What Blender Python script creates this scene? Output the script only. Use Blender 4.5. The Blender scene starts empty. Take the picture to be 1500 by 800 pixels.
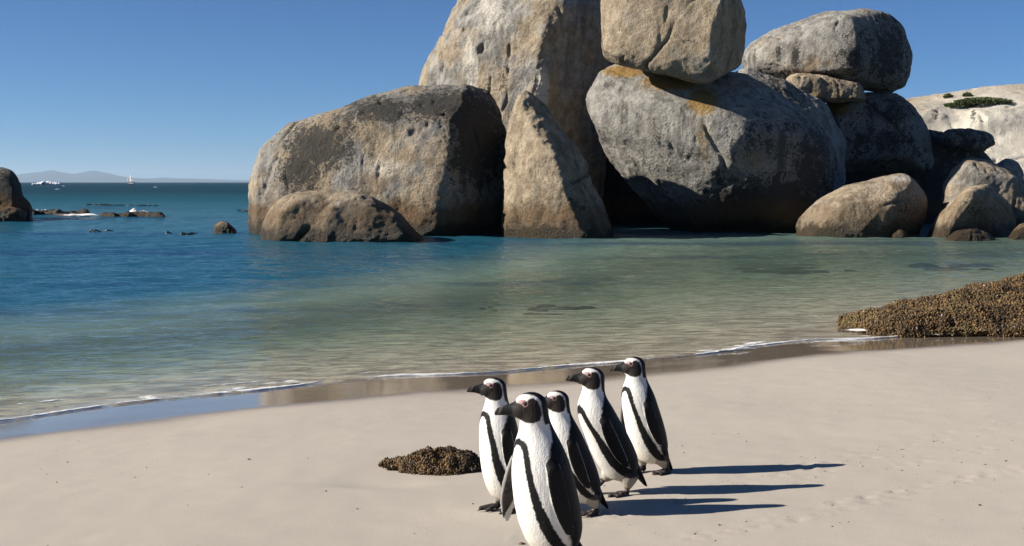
import bpy, bmesh, math, random
import numpy as np
from mathutils import Vector, Matrix
from mathutils.bvhtree import BVHTree

random.seed(7)
rng = np.random.default_rng(7)
scene = bpy.context.scene
COL = scene.collection
PI = math.pi
R = math.radians

# ---------------------------------------------------------------- camera
F = 1875.0            # focal length in pixels of the 1500 px wide photograph
CAM_H = 1.70          # metres above the water level (z = 0)
PITCH = math.atan(133.0 / F)
cam_data = bpy.data.cameras.new('camera')
cam = bpy.data.objects.new('camera', cam_data)
COL.objects.link(cam)
cam_data.sensor_width = 36.0
cam_data.lens = 36.0 * F / 1500.0
cam_data.clip_start = 0.05
cam_data.clip_end = 120000.0
cam.location = (0, 0, CAM_H)
cam.rotation_euler = (PI / 2 - PITCH, 0, 0)
scene.camera = cam

# ---------------------------------------------------------------- sky, sun, exposure
SUN_EL = R(27.8)
SUN_AZ = R(6.5)      # the sun stands to the left (-x), turned this much towards the camera
L = Vector((-math.cos(SUN_EL) * math.cos(SUN_AZ), -math.cos(SUN_EL) * math.sin(SUN_AZ), math.sin(SUN_EL)))
world = bpy.data.worlds.new("World")
scene.world = world
world.use_nodes = True
wn = world.node_tree
wn.nodes.clear()
w_out = wn.nodes.new('ShaderNodeOutputWorld')
w_bg = wn.nodes.new('ShaderNodeBackground')
w_sky = wn.nodes.new('ShaderNodeTexSky')
w_sky.sky_type = 'NISHITA'
w_sky.sun_disc = False
w_sky.sun_elevation = SUN_EL
w_sky.sun_rotation = math.atan2(L.x, L.y)
w_sky.altitude = 0.0
w_sky.air_density = 0.55
w_sky.dust_density = 0.0
w_sky.ozone_density = 9.0
w_bg.inputs['Strength'].default_value = 0.05
w_mul = wn.nodes.new('ShaderNodeVectorMath')
w_mul.operation = 'MULTIPLY'
w_mul.inputs[1].default_value = (0.98, 1.08, 1.06)
wn.links.new(w_sky.outputs[0], w_mul.inputs[0])
wn.links.new(w_mul.outputs[0], w_bg.inputs['Color'])
wn.links.new(w_bg.outputs[0], w_out.inputs['Surface'])

sun_data = bpy.data.lights.new('sun', 'SUN')
sun_data.energy = 5.0
sun_data.angle = R(0.5)
sun_data.color = (1.0, 0.93, 0.82)
sun = bpy.data.objects.new('sun', sun_data)
COL.objects.link(sun)
sun.location = (-30, -5, 30)
sun.rotation_euler = L.to_track_quat('Z', 'Y').to_euler()

scene.view_settings.view_transform = 'Standard'
scene.view_settings.look = 'None'
scene.view_settings.exposure = 0.84
scene.view_settings.gamma = 1.0
scene.render.engine = 'CYCLES'
scene.cycles.use_denoising = True
scene.cycles.max_bounces = 8
scene.cycles.diffuse_bounces = 2
scene.cycles.transparent_max_bounces = 16
scene.cycles.volume_bounces = 0
scene.cycles.caustics_reflective = False
scene.cycles.caustics_refractive = False

# ---------------------------------------------------------------- geometry helpers
_cp, _sp = math.cos(PITCH), math.sin(PITCH)

def ray(px, py):
    u = (px - 750.0) / F
    v = (400.0 - py) / F
    return Vector((u, _cp + v * _sp, v * _cp - _sp))

def at(px, py, Y):
    """point of the picture ray that lies Y metres in front of the camera"""
    d = ray(px, py)
    k = Y / d.y
    return Vector((d.x * k, Y, CAM_H + d.z * k))

def project(P):
    """(n,3) world points -> picture pixels, used to place stains and lichen on rocks"""
    x = P[:, 0]
    y = P[:, 1] * _cp - (P[:, 2] - CAM_H) * _sp
    z = P[:, 1] * _sp + (P[:, 2] - CAM_H) * _cp
    return 750 + F * x / y, 400 - F * z / y

_perm = np.random.default_rng(11).permutation(512).astype(np.int64) % 256
_perm = np.concatenate([np.random.default_rng(11).permutation(256)] * 3)
_grad = np.random.default_rng(5).normal(size=(256, 3))
_grad /= np.linalg.norm(_grad, axis=1)[:, None]

def perlin(P):
    P = np.asarray(P, float)
    i = np.floor(P).astype(np.int64)
    f = P - i
    u = f * f * f * (f * (f * 6 - 15) + 10)
    out = np.zeros(len(P))
    for dx in (0, 1):
        wx = u[:, 0] if dx else 1 - u[:, 0]
        for dy in (0, 1):
            wy = u[:, 1] if dy else 1 - u[:, 1]
            for dz in (0, 1):
                wz = u[:, 2] if dz else 1 - u[:, 2]
                h = _perm[_perm[_perm[(i[:, 0] + dx) & 255] + ((i[:, 1] + dy) & 255)] + ((i[:, 2] + dz) & 255)]
                g = _grad[h]
                d = f - np.array([dx, dy, dz])
                out += wx * wy * wz * np.einsum('ij,ij->i', g, d)
    return out

def fbm(P, octaves=4, lac=2.05, gain=0.5, ridged=False):
    P = np.asarray(P, float)
    a, s, out = 1.0, 1.0, np.zeros(len(P))
    for o in range(octaves):
        n = perlin(P * s + 17.3 * o)
        if ridged:
            n = 0.5 - np.abs(n) * 2
        out += a * n
        a *= gain
        s *= lac
    return out

def smoothstep(a, b, x):
    t = np.clip((x - a) / (b - a), 0, 1)
    return t * t * (3 - 2 * t)

def mesh_from(name, V, Fc, smooth=True):
    me = bpy.data.meshes.new(name)
    V = np.asarray(V, dtype=np.float32)
    Fa = Fc if isinstance(Fc, np.ndarray) else None
    if Fa is not None:
        n, k = Fa.shape
        me.vertices.add(len(V))
        me.vertices.foreach_set('co', V.ravel())
        me.loops.add(n * k)
        me.loops.foreach_set('vertex_index', Fa.ravel().astype(np.int32))
        me.polygons.add(n)
        me.polygons.foreach_set('loop_start', np.arange(0, n * k, k, dtype=np.int32))
        me.update(calc_edges=True)
        me.validate()
    else:
        me.from_pydata([tuple(v) for v in V], [], [tuple(f) for f in Fc])
        me.update()
    if smooth:
        me.polygons.foreach_set('use_smooth', np.ones(len(me.polygons), dtype=bool))
    return me

def link(name, me, mat=None, parent=None, loc=None):
    o = bpy.data.objects.new(name, me)
    COL.objects.link(o)
    if mat is not None:
        me.materials.clear()
        me.materials.append(mat)
    if parent is not None:
        o.parent = parent
    if loc is not None:
        o.location = loc
    return o

def tag(o, label=None, cat=None, group=None, kind=None):
    if label: o['label'] = label
    if cat: o['category'] = cat
    if group: o['group'] = group
    if kind: o['kind'] = kind
    return o

def coords(me):
    a = np.empty(len(me.vertices) * 3, dtype=np.float32)
    me.vertices.foreach_get('co', a)
    return a.reshape(-1, 3).astype(float)

def normals(me):
    a = np.empty(len(me.vertices) * 3, dtype=np.float32)
    me.vertices.foreach_get('normal', a)
    return a.reshape(-1, 3).astype(float)

def set_coords(me, V):
    me.vertices.foreach_set('co', V.astype(np.float32).ravel())
    me.update()

def edges(me):
    e = np.empty(len(me.edges) * 2, dtype=np.int32)
    me.edges.foreach_get('vertices', e)
    return e.reshape(-1, 2)

def laplacian(V, E, n, k=0.5):
    N = len(V)
    deg = np.bincount(E.ravel(), minlength=N).astype(float)
    deg[deg == 0] = 1
    for _ in range(n):
        S = np.empty_like(V)
        for c in range(3):
            S[:, c] = np.bincount(E[:, 0], V[E[:, 1], c], N) + np.bincount(E[:, 1], V[E[:, 0], c], N)
        V = V + k * (S / deg[:, None] - V)
    return V

def point_color(me, name, C):
    at_ = me.attributes.new(name, 'FLOAT_COLOR', 'POINT')
    C4 = np.ones((len(C), 4), dtype=np.float32)
    C4[:, :C.shape[1]] = C
    at_.data.foreach_set('color', C4.ravel())

def point_float(me, name, v):
    at_ = me.attributes.new(name, 'FLOAT', 'POINT')
    at_.data.foreach_set('value', np.asarray(v, dtype=np.float32))

def remesh(me, voxel, subsurf=0):
    o = bpy.data.objects.new('tmp', me)
    COL.objects.link(o)
    m = o.modifiers.new('r', 'REMESH')
    m.mode = 'VOXEL'
    m.voxel_size = voxel
    m.use_smooth_shade = True
    dg = bpy.context.evaluated_depsgraph_get()
    out = bpy.data.meshes.new_from_object(o.evaluated_get(dg))
    bpy.data.objects.remove(o)
    return out

def subdivide(me):
    bm = bmesh.new()
    bm.from_mesh(me)
    bmesh.ops.subdivide_edges(bm, edges=bm.edges[:], cuts=1, use_grid_fill=True)
    bm.to_mesh(me)
    bm.free()

def tube(pts, radii, seg=10, flat=1.0, up=Vector((0, 0, 1)), cap=True):
    """closed tapered tube through pts; flat squeezes it along its local normal"""
    V, Fc = [], []
    pts = [Vector(p) for p in pts]
    n = len(pts)
    for i, p in enumerate(pts):
        t = (pts[min(i + 1, n - 1)] - pts[max(i - 1, 0)]).normalized()
        s = t.cross(up)
        if s.length < 1e-4:
            s = t.cross(Vector((0, 1, 0)))
        s.normalize()
        w = s.cross(t).normalized()
        r = radii[i]
        for k in range(seg):
            a = 2 * PI * k / seg
            V.append(p + s * (math.cos(a) * r) + w * (math.sin(a) * r * flat))
    for i in range(n - 1):
        for k in range(seg):
            k2 = (k + 1) % seg
            Fc.append((i * seg + k, i * seg + k2, (i + 1) * seg + k2, (i + 1) * seg + k))
    if cap:
        Fc.append(tuple(reversed(range(seg))))
        Fc.append(tuple(range((n - 1) * seg, n * seg)))
    return V, Fc

def ellipsoid(c, r, rot=None, nu=24, nv=14):
    V, Fc = [], []
    for j in range(nv + 1):
        th = PI * j / nv
        for i in range(nu):
            ph = 2 * PI * i / nu
            v = Vector((r[0] * math.sin(th) * math.cos(ph), r[1] * math.sin(th) * math.sin(ph), r[2] * math.cos(th)))
            if rot is not None:
                v = rot @ v
            V.append(Vector(c) + v)
    for j in range(nv):
        for i in range(nu):
            i2 = (i + 1) % nu
            Fc.append((j * nu + i, (j + 1) * nu + i, (j + 1) * nu + i2, j * nu + i2))
    return V, Fc

def join(parts):
    V, Fc, o = [], [], 0
    for v, f in parts:
        V += list(v)
        Fc += [tuple(i + o for i in q) for q in f]
        o += len(v)
    return V, Fc

# ---------------------------------------------------------------- node helper
class NT:
    def __init__(self, name):
        self.m = bpy.data.materials.new(name)
        self.m.use_nodes = True
        self.t = self.m.node_tree
        self.t.nodes.clear()
        self.out = self.t.nodes.new('ShaderNodeOutputMaterial')
    def n(self, kind, **kw):
        nd = self.t.nodes.new(kind)
        for k, v in kw.items():
            if k in nd.inputs.keys() if isinstance(k, str) else False:
                self.set(nd.inputs[k], v)
            else:
                setattr(nd, k, v)
        return nd
    def set(self, sock, v):
        if isinstance(v, bpy.types.NodeSocket):
            self.t.links.new(v, sock)
        else:
            sock.default_value = v
    def coord(self, out='Object'):
        return self.n('ShaderNodeTexCoord').outputs[out]
    def pos(self):
        return self.n('ShaderNodeNewGeometry').outputs['Position']
    def attr(self, name, out='Color'):
        return self.n('ShaderNodeAttribute', attribute_name=name).outputs[out]
    def noise(self, vec, scale, detail=4, rough=0.55, dist=0.0, out=0):
        nd = self.n('ShaderNodeTexNoise')
        self.set(nd.inputs['Vector'], vec)
        nd.inputs['Scale'].default_value = scale
        nd.inputs['Detail'].default_value = detail
        nd.inputs['Roughness'].default_value = rough
        nd.inputs['Distortion'].default_value = dist
        return nd.outputs[out]
    def voro(self, vec, scale, feature='F1', out='Distance'):
        nd = self.n('ShaderNodeTexVoronoi', feature=feature)
        self.set(nd.inputs['Vector'], vec)
        nd.inputs['Scale'].default_value = scale
        return nd.outputs[out]
    def math(self, op, a, b=0.0, c=None, clamp=False):
        nd = self.n('ShaderNodeMath', operation=op)
        nd.use_clamp = clamp
        self.set(nd.inputs[0], a)
        self.set(nd.inputs[1], b)
        if c is not None:
            self.set(nd.inputs[2], c)
        return nd.outputs[0]
    def ramp(self, v, a, b, lo=0.0, hi=1.0, smooth=True):
        nd = self.n('ShaderNodeMapRange')
        nd.interpolation_type = 'SMOOTHSTEP' if smooth else 'LINEAR'
        self.set(nd.inputs['Value'], v)
        for k, x in (('From Min', a), ('From Max', b), ('To Min', lo), ('To Max', hi)):
            self.set(nd.inputs[k], x)
        return nd.outputs[0]
    def mix(self, f, a, b, blend='MIX'):
        nd = self.n('ShaderNodeMix', data_type='RGBA', blend_type=blend)
        nd.clamp_factor = True
        self.set(nd.inputs['Factor'], f)
        ia = [s for s in nd.inputs if s.name == 'A' and s.type == 'RGBA'][0]
        ib = [s for s in nd.inputs if s.name == 'B' and s.type == 'RGBA'][0]
        self.set(ia, (*a, 1) if isinstance(a, tuple) and len(a) == 3 else a)
        self.set(ib, (*b, 1) if isinstance(b, tuple) and len(b) == 3 else b)
        return [s for s in nd.outputs if s.type == 'RGBA'][0]
    def scale_vec(self, vec, s):
        nd = self.n('ShaderNodeVectorMath', operation='MULTIPLY')
        self.set(nd.inputs[0], vec)
        nd.inputs[1].default_value = s
        return nd.outputs[0]
    def sep(self, vec):
        nd = self.n('ShaderNodeSeparateXYZ')
        self.set(nd.inputs[0], vec)
        return nd.outputs
    def sepc(self, col):
        nd = self.n('ShaderNodeSeparateColor')
        self.set(nd.inputs[0], col)
        return nd.outputs
    def bump(self, h, dist=0.01, strength=1.0, normal=None):
        nd = self.n('ShaderNodeBump')
        self.set(nd.inputs['Height'], h)
        nd.inputs['Distance'].default_value = dist
        nd.inputs['Strength'].default_value = strength
        if normal is not None:
            self.set(nd.inputs['Normal'], normal)
        return nd.outputs[0]
    def principled(self, col, rough=0.6, spec=0.5, normal=None, **kw):
        nd = self.n('ShaderNodeBsdfPrincipled')
        self.set(nd.inputs['Base Color'], (*col, 1) if isinstance(col, tuple) and len(col) == 3 else col)
        self.set(nd.inputs['Roughness'], rough)
        self.set(nd.inputs['Specular IOR Level'], spec)
        if normal is not None:
            self.set(nd.inputs['Normal'], normal)
        for k, v in kw.items():
            self.set(nd.inputs[k], v)
        return nd.outputs[0]
    def surface(self, s):
        self.t.links.new(s, self.out.inputs['Surface'])
        return self.m

def plain(name, col, rough=0.6, spec=0.4, bump_scale=None, bump_dist=0.005, vary=0.25):
    t = NT(name)
    c = t.coord()
    n = t.noise(c, bump_scale or 8.0, 5)
    dark = tuple(x * (1 - vary) for x in col)
    lite = tuple(min(1, x * (1 + vary)) for x in col)
    cc = t.mix(n, dark, lite)
    nb = t.bump(n, bump_dist) if bump_scale else None
    return t.surface(t.principled(cc, rough, spec, nb))

# ---------------------------------------------------------------- the beach profile
SHX = np.array([-40, -20, -8, -3.61, -2.88, -1.93, -.89, 0, .96, 2.06, 3.24, 4.96, 8, 14, 30, 60.])
SHY = np.array([-20, -3, 6.2, 9.06, 9.74, 10.4, 11.02, 11.5, 12.0, 12.75, 13.5, 14.35, 16.2, 19, 24, 30.])

def shore_y(x):
    return np.interp(x, SHX, SHY)

def offshore(x, y):
    """signed distance from the water's edge, positive out at sea"""
    return (y - shore_y(x)) * 0.857

def bed_z(x, y):
    s = offshore(x, y)
    s = s + 0.10 * np.sin(x * 1.3 + 0.6) + 0.06 * np.sin(x * 3.1 + 2.0)
    land = np.where(s < -1.2, 0.066 - 0.055 * (s + 1.2), -0.055 * s)
    land = np.where(s < -14, 0.77 + 0.02 * (-s - 14), land)
    sp = np.maximum(s, 0)
    sea = -0.85 * (1 - np.exp(-0.05 * sp / 0.85)) - 0.0035 * np.maximum(sp - 26, 0) ** 1.3
    sea = np.maximum(sea, -9.0)
    return np.where(s < 0, land, sea)

def water_depth(x, y):
    s = np.maximum(offshore(x, y), 0)
    left = smoothstep(-4.5, 11.0, -x)
    d = 0.05 * s + (0.0014 + 0.003 * left) * s * s
    return np.minimum(d * (1 + 3.4 * left), 9.0)

def axis(lo, hi, dense_lo, dense_hi, step, grow=1.12, maxstep=1e9):
    a = list(np.arange(dense_lo, dense_hi + step * .5, step))
    x, st = a[-1], step
    while x < hi:
        st = min(st * grow, maxstep)
        x += st
        a.append(min(x, hi))
    x, st = a[0], step
    while x > lo:
        st = min(st * grow, maxstep)
        x -= st
        a.insert(0, max(x, lo))
    return np.array(a)

def grid(xs, ys):
    X, Y = np.meshgrid(xs, ys)
    nx, ny = len(xs), len(ys)
    i = np.arange(nx * ny).reshape(ny, nx)
    Fc = np.stack([i[:-1, :-1], i[:-1, 1:], i[1:, 1:], i[1:, :-1]], -1).reshape(-1, 4)
    return X.ravel(), Y.ravel(), Fc

# ---------------------------------------------------------------- sand
def sand_material():
    t = NT('sand')
    p = t.pos()
    s = t.attr('offshore', 'Fac')
    big = t.noise(p, 0.9, 4, 0.5)
    fine = t.noise(p, 160, 3, 0.6)
    grain = t.noise(p, 900, 2, 0.6)
    dry = t.mix(big, (0.405, 0.362, 0.308), (0.467, 0.418, 0.358))
    dry = t.mix(t.math('MULTIPLY', t.ramp(grain, 0.55, 0.75), 0.35), dry, (0.20, 0.165, 0.13))
    wob = t.math('ADD', s, t.math('MULTIPLY', t.math('SUBTRACT', t.noise(p, 0.8, 3), 0.5), 0.55))
    damp = t.ramp(wob, -1.75, -1.10)
    wet = t.ramp(wob, -1.40, -0.92)
    under = t.ramp(s, -0.05, 0.25)
    col = t.mix(t.math('MULTIPLY', damp, 0.18), dry, (0.26, 0.215, 0.17))
    col = t.mix(wet, col, (0.200, 0.160, 0.118))
    bedn = t.noise(t.scale_vec(p, (0.8, 1.5, 1.0)), 3.4, 4, 0.6, 0.8)
    bed = t.mix(t.ramp(bedn, 0.32, 0.68), (0.185, 0.16, 0.11), (0.47, 0.415, 0.31))
    col = t.mix(under, col, bed)
    film = t.math('MULTIPLY', wet, t.math('SUBTRACT', 1.0, t.ramp(s, 0.0, 0.15)))
    rough = t.math('SUBTRACT', 0.85, t.math('MULTIPLY', film, 0.795))
    spec = t.math('ADD', 0.12, t.math('MULTIPLY', film, 0.55))
    h = t.math('ADD', t.math('MULTIPLY', fine, 0.6), t.math('MULTIPLY', grain, 0.3))
    h = t.math('MULTIPLY', h, t.ramp(wet, 0, 1, 1.0, 0.04))
    nb = t.bump(h, 0.0028, 0.8)
    return t.surface(t.principled(col, rough, spec, nb))

xs = axis(-400, 400, -5.0, 6.5, 0.03, 1.13)
ys = axis(-60, 140, 3.2, 15.0, 0.03, 1.13)
X, Y, Fc = grid(xs, ys)
Z = bed_z(X, Y)
S = offshore(X, Y)
P2 = np.stack([X, Y, np.zeros_like(X)], 1)
near = (np.abs(X) < 8) & (Y > 2) & (Y < 18)
dry_w = smoothstep(-0.9, -1.8, S)
Z = Z + near * (0.010 * fbm(P2 * np.array([0.7, 0.9, 1]), 3) * np.clip(0.3 + dry_w, 0, 1))
Z = Z + near * dry_w * 0.0032 * fbm(P2 * 5.0 + 40, 3)
# footprints: webbed tracks wandering up the beach on the right
tracks = []
def track(p0, p1, n, seed, wob=0.05, rad=0.024, dep=0.006):
    r = np.random.default_rng(seed)
    a, b = np.array(p0), np.array(p1)
    d = (b - a) / np.linalg.norm(b - a)
    for i in range(n):
        c = a + (b - a) * (i + r.normal() * .12) / n + np.array([-d[1], d[0]]) * (0.045 * (1 if i % 2 else -1) + r.normal() * wob * .4)
        tracks.append((c[0], c[1], rad * r.uniform(.7, 1.2), dep * r.uniform(.35, 1.0), math.atan2(d[1], d[0]) + r.normal() * .3))
def gxy(px, py, z=0.30):
    d = ray(px, py)
    k = (z - CAM_H) / d.z
    return (d.x * k, d.y * k)
track(gxy(1010, 798), gxy(1500, 690), 26, 1, dep=0.016)
track(gxy(1030, 712), gxy(1500, 610), 24, 2, dep=0.010)
track(gxy(1150, 700), gxy(1500, 655), 15, 3, dep=0.009)
track(gxy(1060, 690), gxy(1420, 625), 14, 4, dep=0.009)
track(gxy(600, 760), gxy(900, 700), 12, 5, dep=0.004)
track(gxy(760, 800), gxy(1010, 720), 12, 6, dep=0.012)
for (cx, cy, rr, dp, an) in tracks:
    m = (np.abs(X - cx) < .15) & (np.abs(Y - cy) < .15)
    dx, dy = X[m] - cx, Y[m] - cy
    u = dx * math.cos(an) + dy * math.sin(an)
    v = -dx * math.sin(an) + dy * math.cos(an)
    q = np.sqrt((u / 1.35) ** 2 + v ** 2) / rr
    Z[m] += -dp * np.exp(-q ** 2 * 1.3) + dp * 0.55 * np.exp(-((q - 1.45) / 0.35) ** 2)
# scour hollow and tail beside the small mussel rock
cx, cy = gxy(560, 688)
m = (np.abs(X - cx) < 1.0) & (np.abs(Y - cy) < .8)
Z[m] -= 0.020 * np.exp(-(((X[m] - cx) / .28) ** 2 + ((Y[m] - cy + .02) / .10) ** 2))
SAND_XS, SAND_YS, SAND_Z = xs, ys, Z.reshape(len(ys), len(xs))

def sand_z(x, y):
    i = int(np.clip(np.searchsorted(SAND_XS, x) - 1, 0, len(SAND_XS) - 2))
    j = int(np.clip(np.searchsorted(SAND_YS, y) - 1, 0, len(SAND_YS) - 2))
    fx = (x - SAND_XS[i]) / (SAND_XS[i + 1] - SAND_XS[i])
    fy = (y - SAND_YS[j]) / (SAND_YS[j + 1] - SAND_YS[j])
    g = SAND_Z
    return float((g[j, i] * (1 - fx) + g[j, i + 1] * fx) * (1 - fy) + (g[j + 1, i] * (1 - fx) + g[j + 1, i + 1] * fx) * fy)

def on_sand(px, py):
    z = 0.25
    for _ in range(8):
        x, y = gxy(px, py, z)
        z = sand_z(x, y)
    return Vector((x, y, z))

me = mesh_from('sand', np.stack([X, Y, Z], 1), Fc)
point_float(me, 'offshore', S)
tag(link('beach', me, sand_material()), 'pale smooth sand beach sloping under the clear shallow water', 'beach', kind='structure')

# ---------------------------------------------------------------- sea
def water_material():
    t = NT('water')
    p = t.pos()
    dep = t.attr('depth', 'Fac')
    far = t.ramp(t.sep(p)[1], 25, 130)
    a = t.noise(t.scale_vec(p, (0.55, 1.0, 1.0)), 2.2, 4, 0.55, 0.6)
    b = t.noise(t.scale_vec(p, (0.6, 1.0, 1.0)), 7.5, 3, 0.5, 0.4)
    c = t.noise(t.scale_vec(p, (0.45, 1.0, 1.0)), 0.35, 5, 0.6, 0.5)
    b2 = t.noise(t.scale_vec(p, (0.6, 1.0, 1.0)), 19, 3, 0.6)
    h = t.math('ADD', t.math('MULTIPLY', a, 0.13), t.math('MULTIPLY', b, 0.050))
    h = t.math('ADD', h, t.math('MULTIPLY', b2, 0.026))
    h = t.math('ADD', h, t.math('MULTIPLY', t.math('MULTIPLY', c, far), 0.9))
    nb = t.bump(h, 1.0, 0.9)
    # Schlick reflectance, the same from above and below so that the sun still reaches the bed
    dt = t.n('ShaderNodeVectorMath', operation='DOT_PRODUCT')
    t.set(dt.inputs[0], nb)
    t.set(dt.inputs[1], t.n('ShaderNodeNewGeometry').outputs['Incoming'])
    cs = t.math('SUBTRACT', 1.0, t.math('ABSOLUTE', dt.outputs['Value']), clamp=True)
    fr = t.math('ADD', 0.02, t.math('MULTIPLY', t.math('POWER', cs, 5.0), 0.98))
    refl = t.math('MULTIPLY', fr, t.ramp(t.sep(p)[1], 12, 140, 0.80, 0.17))
    gl = t.n('ShaderNodeBsdfGlossy')
    gl.inputs['Roughness'].default_value = 0.06
    gl.inputs['Color'].default_value = (1, 1, 1, 1)
    t.set(gl.inputs['Normal'], nb)
    # what lies under the surface: clear and tinted by depth, then the scattering blue of deep water
    tr = t.n('ShaderNodeBsdfTransparent')
    tint = t.n('ShaderNodeCombineXYZ')
    for i, k in enumerate((0.40, 0.10, 0.20)):
        t.set(tint.inputs[i], t.math('POWER', 2.71828, t.math('MULTIPLY', dep, -k)))
    t.t.links.new(tint.outputs[0], tr.inputs['Color'])
    df = t.n('ShaderNodeBsdfDiffuse')
    weeds = t.noise(t.scale_vec(p, (0.22, 1.0, 1.0)), 0.22, 4, 0.55)
    shal = t.mix(t.ramp(dep, 0.5, 3.4), (0.145, 0.200, 0.140), (0.014, 0.088, 0.135))
    deepc = t.mix(t.ramp(t.sep(p)[1], 45, 260), shal, (0.005, 0.030, 0.052))
    deepc = t.mix(t.math('MULTIPLY', t.ramp(weeds, 0.52, 0.68), 0.6), deepc, (0.004, 0.030, 0.085))
    t.set(df.inputs['Color'], deepc)
    turb = t.ramp(dep, 0.15, 1.5, 0.0, 0.95, smooth=False)
    ms = t.n('ShaderNodeMixShader')
    t.set(ms.inputs[0], turb)
    t.t.links.new(tr.outputs[0], ms.inputs[1])
    t.t.links.new(df.outputs[0], ms.inputs[2])
    mo = t.n('ShaderNodeMixShader')
    t.set(mo.inputs[0], refl)
    t.t.links.new(ms.outputs[0], mo.inputs[1])
    t.t.links.new(gl.outputs[0], mo.inputs[2])
    return t.surface(mo.outputs[0])

xs = axis(-40000, 40000, -14, 13, 0.075, 1.14)
ys = axis(-25, 42000, 8.4, 40, 0.055, 1.09)
X, Y, Fc = grid(xs, ys)
bed = bed_z(X, Y)
s = offshore(X, Y)
P2 = np.stack([X, Y, np.zeros_like(X)], 1)
m = (np.abs(X) < 60) & (Y < 140) & (s > -1.5)
Z = np.zeros_like(X)
amp = smoothstep(-0.2, 3.0, s[m]) * (0.65 + 0.45 * smoothstep(2, 12, s[m]))
Pm = P2[m]
# small swell lines roughly parallel to the shore, plus chop
wv = 0.010 * np.sin(s[m] * 2 * PI / 2.1 + 1.5 * fbm(Pm * 0.35, 2) * 3)
wv += 0.030 * fbm(Pm * np.array([0.8, 1.5, 1]), 4)
wv += 0.030 * fbm(Pm * np.array([0.25, 0.5, 1]) + 9, 2)
wv += 0.026 * fbm(Pm * np.array([1.5, 3.0, 1]) + 29, 3)
Z[m] = amp * wv
# the thin swash lens that runs up the sand
Z[m] += 0.012 * np.exp(-((s[m] - 0.25) / 0.35) ** 2)
me = mesh_from('sea', np.stack([X, Y, Z], 1), Fc)
point_float(me, 'depth', np.where(np.abs(X) > 60, 9.0, water_depth(X, Y)))
tag(link('sea', me, water_material()), 'clear green shallow bay turning deep blue out to the horizon', 'sea', kind='structure')

# ---------------------------------------------------------------- granite boulders
def granite_material():
    t = NT('granite')
    c = t.pos()
    st = t.sepc(t.attr('stain_shade'))
    base = t.sepc(t.attr('tone'))
    n1 = t.noise(c, 0.55, 6, 0.6)
    n2 = t.noise(c, 2.6, 6, 0.65)
    n3 = t.noise(c, 13, 5, 0.7)
    n4 = t.noise(c, 55, 3, 0.7)
    n2c = t.ramp(n2, 0.30, 0.70)
    grey = t.mix(n2c, (0.163, 0.152, 0.136), (0.403, 0.383, 0.344))
    tan = t.mix(n2c, (0.234, 0.176, 0.113), (0.474, 0.383, 0.269))
    col = t.mix(t.ramp(t.math('ADD', n1, t.math('SUBTRACT', base[0], 0.5)), 0.42, 0.58), grey, tan)
    # pale worn patches
    col = t.mix(t.ramp(t.math('ADD', st[2], t.math('MULTIPLY', t.math('SUBTRACT', n3, 0.5), 1.2)), 0.35, 0.75), col, (0.66, 0.605, 0.51))
    # crystals and pits
    col = t.mix(t.ramp(n3, 0.54, 0.70), col, t.mix(0.45, col, (0.07, 0.06, 0.05)))
    col = t.mix(t.math('MULTIPLY', t.ramp(n4, 0.56, 0.68), 0.55), col, (0.10, 0.085, 0.07))
    col = t.mix(t.math('MULTIPLY', t.ramp(n4, 0.44, 0.32), 0.40), col, (0.590, 0.555, 0.484))
    # black lichen with ragged edges, and shade painted with the same dark blobs
    lich_shade = t.math('ADD', st[0], t.math('MULTIPLY', t.math('SUBTRACT', n2, 0.5), 1.9))
    lich_shade = t.math('ADD', lich_shade, t.math('MULTIPLY', t.math('SUBTRACT', n3, 0.5), 1.5))
    lich_shade = t.math('ADD', lich_shade, t.math('MULTIPLY', t.ramp(n1, 0.52, 0.70), t.math('MULTIPLY', base[2], 0.35)))
    lk = t.ramp(lich_shade, 0.26, 0.70)
    col = t.mix(t.math('MULTIPLY', lk, 0.93), col, t.mix(n4, (0.012, 0.012, 0.011), (0.046, 0.044, 0.040)))
    # dark streaks where rain runs off
    sk = t.noise(t.scale_vec(c, (1.5, 1.5, 0.16)), 1.6, 4, 0.6)
    col = t.mix(t.math('MULTIPLY', t.ramp(t.math('ADD', sk, t.math('MULTIPLY', t.math('SUBTRACT', n3, 0.5), 0.25)), 0.53, 0.68), t.math('MULTIPLY', base[2], 0.75)), col, (0.045, 0.042, 0.037))
    # orange and mustard lichen
    ol = t.math('ADD', st[1], t.math('MULTIPLY', t.math('SUBTRACT', n3, 0.5), 1.7))
    ol = t.math('ADD', ol, t.math('MULTIPLY', t.math('SUBTRACT', n4, 0.5), 0.8))
    ocol = t.mix(t.noise(c, 1.1, 2), (0.22, 0.105, 0.022), (0.34, 0.215, 0.040))
    col = t.mix(t.math('MULTIPLY', t.ramp(ol, 0.34, 0.62), 0.85), col, ocol)
    # tide stain: rusty band, then dark wet weed at the waterline
    z = t.math('ADD', t.sep(c)[2], t.math('MULTIPLY', t.math('SUBTRACT', n2, 0.5), 1.1))
    tide = t.ramp(z, 1.35, 0.75)
    tcol = t.mix(n3, (0.062, 0.034, 0.016), (0.185, 0.110, 0.050))
    col = t.mix(t.math('MULTIPLY', t.math('MULTIPLY', tide, base[1]), 0.85), col, tcol)
    weed = t.ramp(z, 0.62, 0.18)
    col = t.mix(t.math('MULTIPLY', weed, 0.85), col, (0.018, 0.014, 0.007))
    h = t.math('ADD', t.math('MULTIPLY', n3, 0.85), t.math('MULTIPLY', n4, 0.24))
    h = t.math('ADD', h, t.math('MULTIPLY', t.voro(c, 9.0), 0.10))
    nb = t.bump(h, 0.13, 0.9)
    rough = t.math('SUBTRACT', 0.88, t.math('MULTIPLY', weed, 0.45))
    return t.surface(t.principled(col, rough, 0.25, nb))

GRANITE = granite_material()
ROCK_N = [0]

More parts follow.
